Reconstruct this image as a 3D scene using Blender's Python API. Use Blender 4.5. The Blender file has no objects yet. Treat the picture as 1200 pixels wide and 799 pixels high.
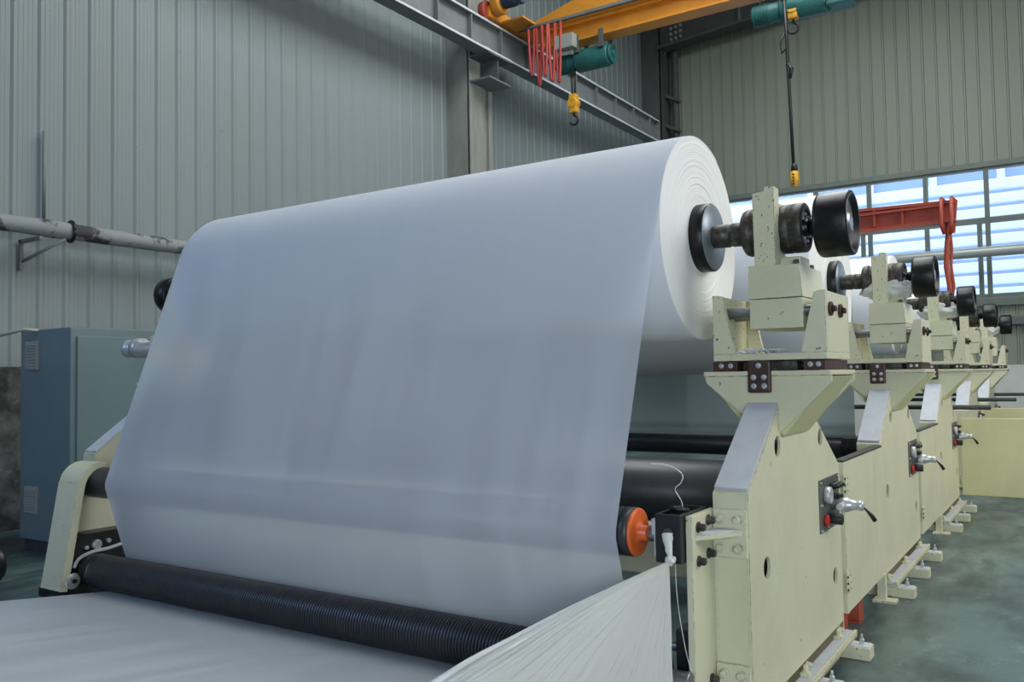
import bpy, bmesh, math, random
from mathutils import Vector, Matrix, noise

random.seed(7)
sc = bpy.context.scene
col = sc.collection
PI = math.pi

# ------------------------------------------------------------------ camera
F_PX = 1006.4
YAW, PITCH, ROLL = math.radians(33.398), math.radians(2.436), math.radians(-0.972)
CAM_H = 1.70
cd = bpy.data.cameras.new('camera')
cd.sensor_fit = 'HORIZONTAL'
cd.sensor_width = 36.0
cd.lens = F_PX * 36.0 / 1200.0
cd.clip_start, cd.clip_end = 0.05, 200
cam = bpy.data.objects.new('camera', cd)
col.objects.link(cam)
fw = Vector((-math.sin(YAW) * math.cos(PITCH), math.cos(YAW) * math.cos(PITCH), math.sin(PITCH)))
rt = Vector((math.cos(YAW), math.sin(YAW), 0))
up = rt.cross(fw)
c_, s_ = math.cos(ROLL), math.sin(ROLL)
r2, u2 = c_ * rt + s_ * up, -s_ * rt + c_ * up
M3 = Matrix((r2, u2, -fw)).transposed().to_4x4()
cam.matrix_world = Matrix.Translation((0, 0, CAM_H)) @ M3
sc.camera = cam

# ------------------------------------------------------------------ world, lights, exposure
w = bpy.data.worlds.new('sky')
sc.world = w
w.use_nodes = True
bg = w.node_tree.nodes['Background']
bg.inputs['Color'].default_value = (0.74, 0.84, 1.0, 1)
bg.inputs['Strength'].default_value = 4.2


def area(name, loc, aim, sx, sy, power, color):
    l = bpy.data.lights.new(name, 'AREA')
    l.shape = 'RECTANGLE'
    l.size, l.size_y = sx, sy
    l.energy = power
    l.color = color
    o = bpy.data.objects.new(name, l)
    o.location = loc
    d = Vector(aim) - Vector(loc)
    o.rotation_euler = d.to_track_quat('-Z', 'Y').to_euler()
    col.objects.link(o)
    return o


area('high_window_daylight', (6.9, 9.0, 6.2), (-3.0, 9.0, 1.6), 9, 5, 880, (1.0, 0.995, 0.97))
area('roof_light', (-3.0, 11.5, 12.8), (-3.0, 11.5, 0), 6, 14.5, 1680, (0.94, 1.0, 1.0))
area('gate_daylight', (3.4, -4.7, 2.4), (-1.0, 4.5, 1.4), 4.0, 3.6, 240, (0.84, 0.94, 1.0))
area('added_blue_fill', (-9.6, -2.0, 5.0), (-4.0, 3.5, 0.8), 3, 2.4, 150, (0.32, 0.54, 1.0))  # added blue fill lamp, tints the flat sheet and the left side
sc.view_settings.view_transform = 'Standard'
sc.view_settings.look = 'None'
sc.view_settings.gamma = 1
sc.view_settings.use_curve_mapping = False
sc.view_settings.exposure = 0.12


# ------------------------------------------------------------------ materials
def lin(c):
    return tuple(((v / 255) / 12.92 if v / 255 <= 0.04045 else ((v / 255 + 0.055) / 1.055) ** 2.4) for v in c) + (1,)


class Mat:
    def __init__(self, name, rgb, rough=0.5, metal=0.0, spec=0.5):
        self.m = bpy.data.materials.new(name)
        self.m.use_nodes = True
        self.nt = self.m.node_tree
        self.b = self.nt.nodes['Principled BSDF']
        self.color = lin(rgb)
        self.b.inputs['Base Color'].default_value = self.color
        self.b.inputs['Roughness'].default_value = rough
        self.b.inputs['Metallic'].default_value = metal
        self.b.inputs['Specular IOR Level'].default_value = spec
        self.src = None
        tc = self.nt.nodes.new('ShaderNodeTexCoord')
        self.co = tc.outputs['Object']

    def noise(self, scale, detail=4, rough=0.6, stretch=None):
        n = self.nt.nodes.new('ShaderNodeTexNoise')
        n.inputs['Scale'].default_value = scale
        n.inputs['Detail'].default_value = detail
        n.inputs['Roughness'].default_value = rough
        co = self.co
        if stretch:
            mp = self.nt.nodes.new('ShaderNodeMapping')
            mp.inputs['Scale'].default_value = stretch
            self.nt.links.new(co, mp.inputs['Vector'])
            co = mp.outputs['Vector']
        self.nt.links.new(co, n.inputs['Vector'])
        return n.outputs['Fac']

    def ramp(self, fac, lo, hi):
        r = self.nt.nodes.new('ShaderNodeMapRange')
        r.inputs['From Min'].default_value = lo
        r.inputs['From Max'].default_value = hi
        r.clamp = True
        self.nt.links.new(fac, r.inputs['Value'])
        return r.outputs['Result']

    def mixin(self, fac, rgb, amount=1.0):
        """mix another colour over what the base colour is now"""
        mx = self.nt.nodes.new('ShaderNodeMix')
        mx.data_type = 'RGBA'
        if amount != 1.0:
            mu = self.nt.nodes.new('ShaderNodeMath')
            mu.operation = 'MULTIPLY'
            mu.inputs[1].default_value = amount
            self.nt.links.new(fac, mu.inputs[0])
            fac = mu.outputs[0]
        self.nt.links.new(fac, mx.inputs['Factor'])
        if self.src is None:
            mx.inputs['A'].default_value = self.color
        else:
            self.nt.links.new(self.src, mx.inputs['A'])
        mx.inputs['B'].default_value = lin(rgb)
        self.src = mx.outputs['Result']
        self.nt.links.new(self.src, self.b.inputs['Base Color'])
        return self

    def rough(self, fac, lo, hi):
        r = self.nt.nodes.new('ShaderNodeMapRange')
        r.inputs['To Min'].default_value = lo
        r.inputs['To Max'].default_value = hi
        self.nt.links.new(fac, r.inputs['Value'])
        self.nt.links.new(r.outputs['Result'], self.b.inputs['Roughness'])
        return self

    def bump(self, fac, strength=0.2, dist=0.01):
        bp = self.nt.nodes.new('ShaderNodeBump')
        bp.inputs['Strength'].default_value = strength
        bp.inputs['Distance'].default_value = dist
        self.nt.links.new(fac, bp.inputs['Height'])
        self.nt.links.new(bp.outputs['Normal'], self.b.inputs['Normal'])
        return self


def edge_wear(k, rgb, radius=0.006, lo=0.03, hi=0.10, nscale=30, thr=(0.48, 0.56)):
    nt_ = k.nt
    bv = nt_.nodes.new('ShaderNodeBevel')
    bv.samples = 4
    bv.inputs['Radius'].default_value = radius
    ge = nt_.nodes.new('ShaderNodeNewGeometry')
    dt = nt_.nodes.new('ShaderNodeVectorMath')
    dt.operation = 'DOT_PRODUCT'
    nt_.links.new(bv.outputs[0], dt.inputs[0])
    nt_.links.new(ge.outputs['True Normal'], dt.inputs[1])
    sb = nt_.nodes.new('ShaderNodeMath')
    sb.operation = 'SUBTRACT'
    sb.inputs[0].default_value = 1.0
    nt_.links.new(dt.outputs['Value'], sb.inputs[1])
    mu = nt_.nodes.new('ShaderNodeMath')
    mu.operation = 'MULTIPLY'
    nt_.links.new(k.ramp(sb.outputs[0], lo, hi), mu.inputs[0])
    nt_.links.new(k.ramp(k.noise(nscale, 3, 0.6), *thr), mu.inputs[1])
    k.mixin(mu.outputs[0], rgb, 0.85)


def mottled(name, rgb, dark, scale=6, lo=0.45, hi=0.75, amount=0.5, rough=0.5, metal=0.0, stretch=None, spec=0.5):
    k = Mat(name, rgb, rough, metal, spec)
    k.mixin(k.ramp(k.noise(scale, 6, 0.65, stretch), lo, hi), dark, amount)
    return k


MT = {}
k = mottled('cream_paint', (211, 208, 179), (185, 181, 148), 2.2, 0.4, 0.8, 0.55, 0.42)
k.mixin(k.ramp(k.noise(30, 3, 0.5), 0.73, 0.75), (62, 56, 46), 0.8)
edge_wear(k, (70, 60, 50))
MT['cream'] = k.m
k = mottled('chipped_cream_paint', (212, 209, 179), (184, 179, 146), 4, 0.4, 0.8, 0.5, 0.42)
k.mixin(k.ramp(k.noise(52, 4, 0.6), 0.635, 0.65), (58, 52, 44), 0.9)
edge_wear(k, (58, 50, 44), thr=(0.42, 0.5))
MT['cream_chip'] = k.m
k = mottled('yellow_cream_paint', (206, 202, 156), (180, 176, 130), 3, 0.4, 0.8, 0.5, 0.45)
MT['cream_yellow'] = k.m
k = mottled('paper_dust', (190, 193, 200), (156, 158, 160), 7, 0.5, 0.8, 0.5, 0.95)
k.bump(k.noise(60), 0.25, 0.004)
MT['dust'] = k.m
k = Mat('paper', (226, 229, 234), 0.75, 0, 0.25)
MT['paper'] = k.m
k = Mat('paper_edge', (240, 240, 238), 0.85, 0, 0.2)
MT['paper_edge'] = k.m
k = mottled('black_steel', (34, 33, 33), (78, 74, 70), 9, 0.5, 0.8, 0.5, 0.36, 0.5)
MT['black_steel'] = k.m
k = mottled('grooved_black_rubber', (50, 51, 56), (72, 72, 76), 5, 0.5, 0.8, 0.5, 0.38)
MT['black_rubber'] = k.m
k = mottled('worn_dark_iron', (62, 58, 54), (120, 116, 110), 22, 0.5, 0.7, 0.7, 0.5, 0.4)
MT['iron'] = k.m
k = mottled('turned_steel', (150, 152, 156), (96, 96, 98), 8, 0.45, 0.7, 0.5, 0.33, 0.85)
MT['steel'] = k.m
k = mottled('chuck_face_steel', (136, 146, 156), (100, 108, 116), 6, 0.45, 0.7, 0.5, 0.42, 0.5)
MT['chuck_face'] = k.m
k = mottled('bright_zinc', (196, 198, 200), (140, 140, 140), 20, 0.5, 0.7, 0.5, 0.35, 0.45)
MT['zinc'] = k.m
k = mottled('brown_oxide_plate', (74, 52, 46), (40, 30, 28), 14, 0.45, 0.7, 0.7, 0.5, 0.2)
MT['brown'] = k.m
k = mottled('orange_paint', (224, 104, 46), (196, 80, 36), 12, 0.45, 0.7, 0.5, 0.4)
MT['orange'] = k.m
k = mottled('crane_yellow_paint', (208, 138, 40), (160, 100, 34), 1.6, 0.45, 0.75, 0.5, 0.5)
MT['crane'] = k.m
k = mottled('jib_red_paint', (158, 64, 44), (112, 46, 34), 5, 0.45, 0.7, 0.5, 0.5)
MT['jib'] = k.m
k = mottled('hoist_teal_paint', (36, 100, 96), (22, 52, 52), 5, 0.4, 0.7, 0.6, 0.45)
MT['teal'] = k.m
k = mottled('motor_blue_paint', (50, 74, 96), (40, 48, 56), 6, 0.4, 0.7, 0.6, 0.45)
MT['motor'] = k.m
MT['red_cable'] = Mat('red_cable_sheath', (172, 64, 58), 0.55).m
MT['panel'] = mottled('panel_plate_grey', (98, 98, 92), (74, 74, 70), 7, 0.4, 0.7, 0.6, 0.45, 0.3).m
MT['black'] = Mat('black_plastic', (24, 24, 25), 0.45).m
MT['pipe_silver'] = mottled('silver_pipe_paint', (178, 184, 180), (150, 156, 152), 3, 0.4, 0.7, 0.5, 0.35, 0.2).m
MT['void'] = mottled('black_enamel', (26, 27, 29), (50, 50, 52), 9, 0.5, 0.8, 0.5, 0.4).m
MT['red'] = Mat('red_button', (180, 40, 36), 0.4).m
MT['redrust'] = mottled('red_oxide_paint', (168, 70, 42), (110, 48, 34), 8, 0.4, 0.7, 0.6, 0.6).m
MT['hook'] = mottled('hook_yellow_paint', (214, 156, 34), (120, 84, 24), 9, 0.5, 0.7, 0.6, 0.45).m
MT['grey_steel'] = mottled('grey_structural_steel', (112, 116, 116), (84, 88, 88), 2.5, 0.4, 0.75, 0.6, 0.7).m
MT['dark_steel'] = mottled('dark_structural_steel', (82, 85, 84), (60, 61, 60), 2.5, 0.4, 0.75, 0.6, 0.7).m
k = mottled('column_rendering', (148, 150, 143), (116, 116, 108), 1.5, 0.35, 0.7, 0.7, 0.85, 0, (3, 3, 0.6))
k.mixin(k.ramp(k.noise(14, 5), 0.6, 0.75), (160, 160, 150), 0.4)
MT['column'] = k.m
k = mottled('grey_green_sheet_wall', (126, 136, 137), (114, 122, 123), 0.35, 0.4, 0.7, 0.6, 0.5, 0.0, (1, 1, 0.25))
k.mixin(k.ramp(k.noise(9, 2, 0.5), 0.76, 0.78), (104, 106, 102), 0.6)
k.mixin(k.ramp(k.noise(1.4, 5, 0.6, (1, 2.5, 0.2)), 0.55, 0.8), (132, 126, 118), 0.4)
MT['wall'] = k.m
k = mottled('olive_sheet_wall', (136, 144, 132), (120, 126, 114), 0.35, 0.4, 0.7, 0.6, 0.55, 0.0, (1, 1, 0.25))
k.mixin(k.ramp(k.noise(1.4, 5, 0.6, (2.5, 1, 0.2)), 0.6, 0.8), (150, 152, 140), 0.35)
MT['wall_back'] = k.m
k = mottled('white_masonry', (214, 218, 212), (186, 190, 182), 1.2, 0.4, 0.7, 0.5, 0.8)
MT['white_wall'] = k.m
k = mottled('sooty_plaster', (104, 104, 100), (44, 44, 42), 2.6, 0.4, 0.62, 0.9, 0.9)
k.mixin(k.ramp(k.noise(9, 8, 0.7), 0.55, 0.75), (150, 150, 146), 0.5)
k.bump(k.noise(18, 8), 0.5, 0.02)
MT['plaster'] = k.m
k = Mat('painted_concrete_floor', (84, 104, 103), 0.3)
fn = k.noise(0.95, 8, 0.7, (1, 0.55, 1))
k.mixin(k.ramp(fn, 0.44, 0.60), (40, 53, 55), 0.9)
k.mixin(k.ramp(k.noise(2.6, 6, 0.62, (1, 0.3, 1)), 0.52, 0.60), (46, 60, 61), 0.7)
k.mixin(k.ramp(k.noise(4.5, 8, 0.7, (1, 0.5, 1)), 0.58, 0.72), (136, 152, 148), 0.55)
k.mixin(k.ramp(k.noise(30, 4, 0.6), 0.70, 0.75), (176, 184, 178), 0.6)
k.rough(k.noise(1.6, 6, 0.65, (1, 0.5, 1)), 0.05, 0.65)
k.bump(k.noise(3.0, 5, 0.6, (1, 0.35, 1)), 0.22, 0.03)
MT['floor'] = k.m
k = mottled('cabinet_teal_paint', (106, 124, 128), (90, 108, 112), 1.2, 0.4, 0.7, 0.5, 0.3)
MT['cabinet'] = k.m
MT['cabinet_dark'] = mottled('cabinet_plinth', (66, 70, 70), (40, 40, 40), 8, 0.4, 0.7, 0.6, 0.7).m
MT['vent'] = Mat('vent_louvre_grey', (150, 152, 146), 0.5).m
k = Mat('pipe_insulation', (132, 137, 138), 0.8)
k.mixin(k.ramp(k.noise(1.5, 6, 0.6), 0.52, 0.56), (50, 49, 46), 0.95)
k.bump(k.noise(12, 5), 0.3, 0.02)
MT['insulation'] = k.m
MT['string'] = Mat('white_twine', (226, 226, 222), 0.8).m
MT['ceiling'] = Mat('roof_sheet', (96, 100, 98), 0.8).m
MT['window_frame'] = mottled('window_frame_grey', (112, 122, 116), (90, 98, 92), 3, 0.4, 0.7, 0.5, 0.5).m
k = Mat('pale_siding', (238, 241, 248), 0.7)  # near-white facade colour
MT['siding'] = k.m
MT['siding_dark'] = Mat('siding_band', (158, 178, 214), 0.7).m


def thin_sheet(name, rgb, rough, clear, translucent, spec=0.3, blur=None):
    m = bpy.data.materials.new(name)
    m.use_nodes = True
    nt = m.node_tree
    b = nt.nodes['Principled BSDF']
    b.inputs['Base Color'].default_value = lin(rgb)
    b.inputs['Roughness'].default_value = rough
    b.inputs['Specular IOR Level'].default_value = spec
    out = nt.nodes['Material Output']
    tl = nt.nodes.new('ShaderNodeBsdfTranslucent')
    tl.inputs['Color'].default_value = lin(rgb)
    if blur:
        tp = nt.nodes.new('ShaderNodeBsdfRefraction')
        tp.inputs['IOR'].default_value = 1.2
        tp.inputs['Roughness'].default_value = blur
    else:
        tp = nt.nodes.new('ShaderNodeBsdfTransparent')
    m1, m2 = nt.nodes.new('ShaderNodeMixShader'), nt.nodes.new('ShaderNodeMixShader')
    m1.inputs[0].default_value = translucent
    m2.inputs[0].default_value = clear
    if blur:      # cloudy formation of the sheet, drawn out along its run
        tc = nt.nodes.new('ShaderNodeTexCoord')
        mp = nt.nodes.new('ShaderNodeMapping')
        mp.inputs['Scale'].default_value = (7, 0.5, 0.6)
        mp.inputs['Rotation'].default_value = (0, 0.12, 0)
        ns = nt.nodes.new('ShaderNodeTexNoise')
        ns.inputs['Scale'].default_value = 1.3
        ns.inputs['Detail'].default_value = 6
        mr = nt.nodes.new('ShaderNodeMapRange')
        mr.inputs['From Min'].default_value = 0.3
        mr.inputs['From Max'].default_value = 0.7
        mr.inputs['To Min'].default_value = clear - 0.045
        mr.inputs['To Max'].default_value = clear + 0.045
        nt.links.new(tc.outputs['Object'], mp.inputs['Vector'])
        nt.links.new(mp.outputs['Vector'], ns.inputs['Vector'])
        nt.links.new(ns.outputs['Fac'], mr.inputs['Value'])
        nt.links.new(mr.outputs['Result'], m2.inputs[0])
    nt.links.new(b.outputs[0], m1.inputs[1])
    nt.links.new(tl.outputs[0], m1.inputs[2])
    nt.links.new(m1.outputs[0], m2.inputs[1])
    nt.links.new(tp.outputs[0], m2.inputs[2])
    nt.links.new(m2.outputs[0], out.inputs['Surface'])
    return m


MT['web'] = thin_sheet('thin_paper_web', (232, 236, 242), 0.7, 0.50, 0.05, 0.2, 0.55)
MT['web_shade'] = thin_sheet('shaded_paper_web', (172, 190, 192), 0.7, 0.10, 0.04, 0.2)  # darker copy of the web paper, shade put into its colour
MT['film'] = thin_sheet('polythene_film', (242, 242, 236), 0.2, 0.36, 0.22, 0.8)
MT['bag'] = thin_sheet('white_polythene_bag', (232, 234, 228), 0.35, 0.05, 0.2, 0.5)
m = bpy.data.materials.new('window_glass')
m.use_nodes = True
nt = m.node_tree
gl = nt.nodes.new('ShaderNodeBsdfGlossy')
gl.inputs['Roughness'].default_value = 0.05
tp = nt.nodes.new('ShaderNodeBsdfTransparent')
tp.inputs['Color'].default_value = (0.90, 0.95, 1.0, 1)
mx = nt.nodes.new('ShaderNodeMixShader')
mx.inputs[0].default_value = 0.06
nt.links.new(tp.outputs[0], mx.inputs[1])
nt.links.new(gl.outputs[0], mx.inputs[2])
nt.links.new(mx.outputs[0], nt.nodes['Material Output'].inputs['Surface'])
MT['glass'] = m


# ------------------------------------------------------------------ mesh building
class MB:
    def __init__(self):
        self.bm = bmesh.new()

    def box(self, x0, x1, y0, y1, z0, z1, bev=0.0):
        r = bmesh.ops.create_cube(self.bm, size=1.0)
        vs = r['verts']
        for v in vs:
            v.co = Vector(((x0 + x1) / 2 + v.co.x * (x1 - x0), (y0 + y1) / 2 + v.co.y * (y1 - y0),
                           (z0 + z1) / 2 + v.co.z * (z1 - z0)))
        if bev:
            es = list({e for v in vs for e in v.link_edges})
            bmesh.ops.bevel(self.bm, geom=es, offset=bev, segments=2, affect='EDGES', profile=0.6)
        return self

    def lathe(self, axis, origin, prof, seg=40, smooth=True, closed=True):
        """prof: (t along axis, radius); axis 'x','y','z'"""
        o = Vector(origin)
        rings = []
        for t, r in prof:
            ring = []
            for i in range(seg):
                a = 2 * PI * i / seg
                ca, sa = math.cos(a) * r, math.sin(a) * r
                p = {'x': Vector((t, ca, sa)), 'y': Vector((sa, t, ca)), 'z': Vector((ca, sa, t))}[axis]
                ring.append(self.bm.verts.new(o + p))
            rings.append(ring)
        for a, b in zip(rings[:-1], rings[1:]):
            for i in range(seg):
                f = self.bm.faces.new((a[i], a[(i + 1) % seg], b[(i + 1) % seg], b[i]))
                f.smooth = smooth
        if closed:
            self.bm.faces.new(list(reversed(rings[0])))
            self.bm.faces.new(rings[-1])
        return self

    def cyl(self, axis, origin, t0, t1, r, bev=None, seg=32):
        b = bev if bev is not None else min(0.15 * r, 0.25 * abs(t1 - t0))
        return self.lathe(axis, origin, [(t0, r - b), (t0 + b * 0.3, r - b * 0.3), (t0 + b, r), (t1 - b, r),
                                         (t1 - b * 0.3, r - b * 0.3), (t1, r - b)], seg)

    def tube(self, pts, r, seg=10, rad=None):
        pts = [Vector(p) for p in pts]
        n = len(pts)
        prev = None
        rings = []
        for i, p in enumerate(pts):
            d = (pts[min(i + 1, n - 1)] - pts[max(i - 1, 0)]).normalized()
            if prev is None:
                a = d.orthogonal().normalized()
            else:
                a = (prev - d * prev.dot(d)).normalized()
            prev = a
            b = d.cross(a)
            rr = rad[i] if rad else r
            rings.append([self.bm.verts.new(p + (a * math.cos(2 * PI * k / seg) + b * math.sin(2 * PI * k / seg)) * rr)
                          for k in range(seg)])
        for a, b in zip(rings[:-1], rings[1:]):
            for k in range(seg):
                f = self.bm.faces.new((a[k], a[(k + 1) % seg], b[(k + 1) % seg], b[k]))
                f.smooth = True
        self.bm.faces.new(list(reversed(rings[0])))
        self.bm.faces.new(rings[-1])
        return self

    def prism(self, poly, plane, t0, t1, holes=()):
        """poly of 2D points; plane 'yz' extrudes along x, 'xz' along y, 'xy' along z; holes: (u, v, r)"""
        def P(u, v, t):
            return {'yz': Vector((t, u, v)), 'xz': Vector((u, t, v)), 'xy': Vector((u, v, t))}[plane]
        tmp = bmesh.new()
        edges = []
        loops = [list(poly)]
        for (hu, hv, hr) in holes:
            loops.append([(hu + hr * math.cos(2 * PI * i / 24), hv + hr * math.sin(2 * PI * i / 24)) for i in range(24)])
        for lp in loops:
            vs = [tmp.verts.new(P(u, v, t0)) for u, v in lp]
            for i in range(len(vs)):
                edges.append(tmp.edges.new((vs[i], vs[(i + 1) % len(vs)])))
        if holes:
            bmesh.ops.triangle_fill(tmp, use_beauty=True, use_dissolve=False, edges=edges)
        else:
            tmp.faces.new(tmp.verts[:])
        ex = bmesh.ops.extrude_face_region(tmp, geom=tmp.faces[:])
        d = P(0, 0, t1) - P(0, 0, t0)
        bmesh.ops.translate(tmp, vec=d, verts=[g for g in ex['geom'] if isinstance(g, bmesh.types.BMVert)])
        bmesh.ops.recalc_face_normals(tmp, faces=tmp.faces[:])
        me = bpy.data.meshes.new('t')
        tmp.to_mesh(me)
        tmp.free()
        self.bm.from_mesh(me)
        bpy.data.meshes.remove(me)
        return self

    def grid(self, P, nu, nv, smooth=True, wrap=False):
        """P[i][j] -> point"""
        vs = [[self.bm.verts.new(P(i, j)) for j in range(nv)] for i in range(nu)]
        for i in range(nu - 1):
            for j in range(nv - 1):
                f = self.bm.faces.new((vs[i][j], vs[i + 1][j], vs[i + 1][j + 1], vs[i][j + 1]))
                f.smooth = smooth
        return vs

    def bolt(self, axis, origin, t0, t1, r):
        """hex head with a washer"""
        d = t1 - t0
        self.lathe(axis, origin, [(t0, r * 1.35), (t0 + d * 0.2, r * 1.35)], 20)
        self.lathe(axis, origin, [(t0 + d * 0.2, r), (t0 + d * 0.85, r), (t1, r * 0.75)], 6, smooth=False)
        return self

    def build(self, name, mat, parent=None, recalc=True):
        if recalc:
            bmesh.ops.recalc_face_normals(self.bm, faces=self.bm.faces[:])
        me = bpy.data.meshes.new(name)
        org = Vector((0, 0, 0))
        if parent is not None:
            org = Vector(parent.get('_o', (0, 0, 0)))
            bmesh.ops.translate(self.bm, vec=-org, verts=self.bm.verts[:])
        self.bm.to_mesh(me)
        self.bm.free()
        me.materials.append(MT[mat] if isinstance(mat, str) else mat)
        o = bpy.data.objects.new(name, me)
        col.objects.link(o)
        if parent is not None:
            o.parent = parent
            o['_o'] = list(org)
        return o


def tag(o, label=None, cat=None, group=None, kind=None):
    if label:
        o['label'] = label
    if cat:
        o['category'] = cat
    if group:
        o['group'] = group
    if kind:
        o['kind'] = kind
    return o


def thing(name, loc, label, cat, group=None):
    o = bpy.data.objects.new(name, None)
    o.empty_display_size = 0.1
    o.location = loc
    o['_o'] = list(loc)
    col.objects.link(o)
    return tag(o, label, cat, group)


def kids(o):
    return [c for c in bpy.data.objects if c.parent == o]


def copy_tree(o, parent=None):
    c = o.copy()
    col.objects.link(c)
    if parent is not None:
        c.parent = parent
    for ch in kids(o):
        copy_tree(ch, c)
    return c


def structure(mb, name, mat):
    return tag(mb.build(name, mat), kind='structure')


# ------------------------------------------------------------------ the hall
XL, XR, YB, YF, ZC = -10.7, 7.5, 24.2, -5.0, 13.2


def ribbed(along, t0, t1, z0, z1, fixed, inward, pitch=0.326, rib=0.05, depth=0.035, flutes=True, phase=0.0, flank=0.75):
    """profiled sheet: ribs standing out, running vertically. along 'x' or 'y'"""
    prof = []
    n = int(math.floor((t1 - t0 - phase) / pitch)) + 1
    prof.append((t0, 0))
    for i in range(n):
        c = t0 + phase + i * pitch
        if c - rib < t0 or c + rib > t1:
            continue
        prof += [(c - rib * flank, 0), (c - rib * 0.4, depth), (c + rib * 0.4, depth), (c + rib * flank, 0)]
        if flutes:
            for fr in (0.33, 0.5, 0.67):
                q = c + pitch * fr
                if q + 0.01 < t1:
                    prof += [(q - 0.008, 0), (q, 0.003), (q + 0.008, 0)]
    prof.append((t1, 0))
    mb = MB()
    zs = (z0, z1)

    def P(i, j):
        t, d = prof[i]
        return Vector((fixed + inward * d, t, zs[j])) if along == 'y' else Vector((t, fixed + inward * d, zs[j]))
    mb.grid(P, len(prof), 2, smooth=False)
    return mb


fl = MB()
fl.box(XL - 0.3, XR + 0.3, YF - 14, YB + 0.3, -0.3, 0.0)
structure(fl, 'floor', 'floor')
wl = ribbed('y', YF, YB, 1.93, ZC, XL, 1, phase=0.2, depth=0.024, flank=1.05)
wl.box(XL - 0.2, XL - 0.02, YF, YB, 0, ZC)
structure(wl, 'wall_left', 'wall')
ms = MB()
ms.box(XL - 0.02, XL + 0.10, YF, 13.9, 0, 1.93, 0.01)
structure(ms, 'trim_1', 'plaster')
# back wall: clad above the window band, clad below it, white masonry at its foot
WX0, WX1, WZ0, WZ1 = -9.2, 6.2, 3.52, 6.66
bw = ribbed('x', XL, XR, WZ1 + 0.10, ZC, YB, -1, phase=0.1, pitch=0.313, rib=0.04, flutes=False)
b2 = ribbed('x', XL, XR, 1.78, WZ0 - 0.06, YB, -1, phase=0.1, pitch=0.313, rib=0.04, flutes=False)
me = bpy.data.meshes.new('t')
b2.bm.to_mesh(me)
bw.bm.from_mesh(me)
bw.box(XL, XR, YB + 0.05, YB + 0.25, WZ1 + 0.1, ZC)
bw.box(XL, XR, YB + 0.05, YB + 0.25, 1.78, WZ0 - 0.06)
bw.box(XL, WX0, YB, YB + 0.25, WZ0 - 0.06, WZ1 + 0.1)
bw.box(WX1, XR, YB, YB + 0.25, WZ0 - 0.06, WZ1 + 0.1)
structure(bw, 'wall_back', 'wall_back')
wm = MB()
wm.box(XL, XR, YB - 0.10, YB + 0.25, 0, 1.80, 0.01)
structure(wm, 'trim_2', 'white_wall')
wr = MB()
wr.box(XR, XR + 0.2, YF, YB, 0, ZC)
structure(wr, 'wall_right', 'wall')
wf = MB()      # the wall behind the camera, with the open gate
wf.box(XL, 0.8, YF - 0.2, YF, 0, ZC)
wf.box(5.6, XR, YF - 0.2, YF, 0, ZC)
wf.box(0.8, 5.6, YF - 0.2, YF, 4.4, ZC)
structure(wf, 'wall_front', 'wall')
ce = MB()
ce.box(XL - 0.2, XR + 0.2, YF - 0.2, YB + 0.3, ZC, ZC + 0.2)
structure(ce, 'ceiling', 'ceiling')
tr = MB()      # drip flashing over the window, rails below it
tr.box(XL, XR, YB - 0.09, YB + 0.04, WZ1 + 0.06, WZ1 + 0.20, 0.01)
tr.box(XL, XR, YB - 0.14, YB + 0.04, WZ0 - 0.26, WZ0 - 0.06, 0.01)
structure(tr, 'trim_3', 'window_frame')
tr = MB()
tr.box(XL, XR, YB - 0.2, YB - 0.04, 2.78, 2.98, 0.01)
structure(tr, 'trim_4', 'grey_steel')
tr = MB()
for x in (-6.2, -3.6, -1.02, 1.6):
    tr.cyl('z', (x, YB - 0.12, 0), 1.8, 2.8, 0.035)
structure(tr, 'trim_5', 'grey_steel')

# window: one long band, with mullions every 1.37 m
win = tag(bpy.data.objects.new('window_1', None), kind='structure')
col.objects.link(win)
xs = [-1.76 - 1.37 * i for i in range(5, -1, -1)] + [-1.76 + 1.37 * i for i in range(1, 6)]
fr = MB()
fr.box(WX0, WX1, YB - 0.03, YB + 0.09, WZ1, WZ1 + 0.08)
fr.box(WX0, WX1, YB - 0.03, YB + 0.09, WZ0 - 0.08, WZ0 + 0.05)
fr.box(WX0, WX1, YB - 0.04, YB + 0.08, 5.33, 5.47)
for i, x in enumerate(xs):
    fr.box(x - 0.055, x + 0.055, YB - 0.05, YB + 0.07, WZ0, WZ1)
    if i % 2 == 1:
        fr.box(x - 0.24, x - 0.13, YB - 0.02, YB + 0.06, WZ0, 5.4)
fr.build('window_frame', 'window_frame', win)
edges = [WX0] + xs + [WX1]
for x0, x1 in zip(edges[:-1], edges[1:]):
    for z0, z1 in ((WZ0 + 0.04, 5.36), (5.44, WZ1 + 0.02)):
        if x1 - x0 > 0.3:
            MB().box(x0 + 0.03, x1 - 0.03, YB + 0.015, YB + 0.025, z0, z1).build('window_pane', 'glass', win)
pr = MB()
pr.cyl('x', (0, YB - 0.55, 4.55), -9.5, XR - 0.1, 0.13, seg=20)
tp_ = tag(pr.build('service_pipe', 'pipe_silver'), 'grey metal service pipe running level across the window band', 'pipe')
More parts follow.
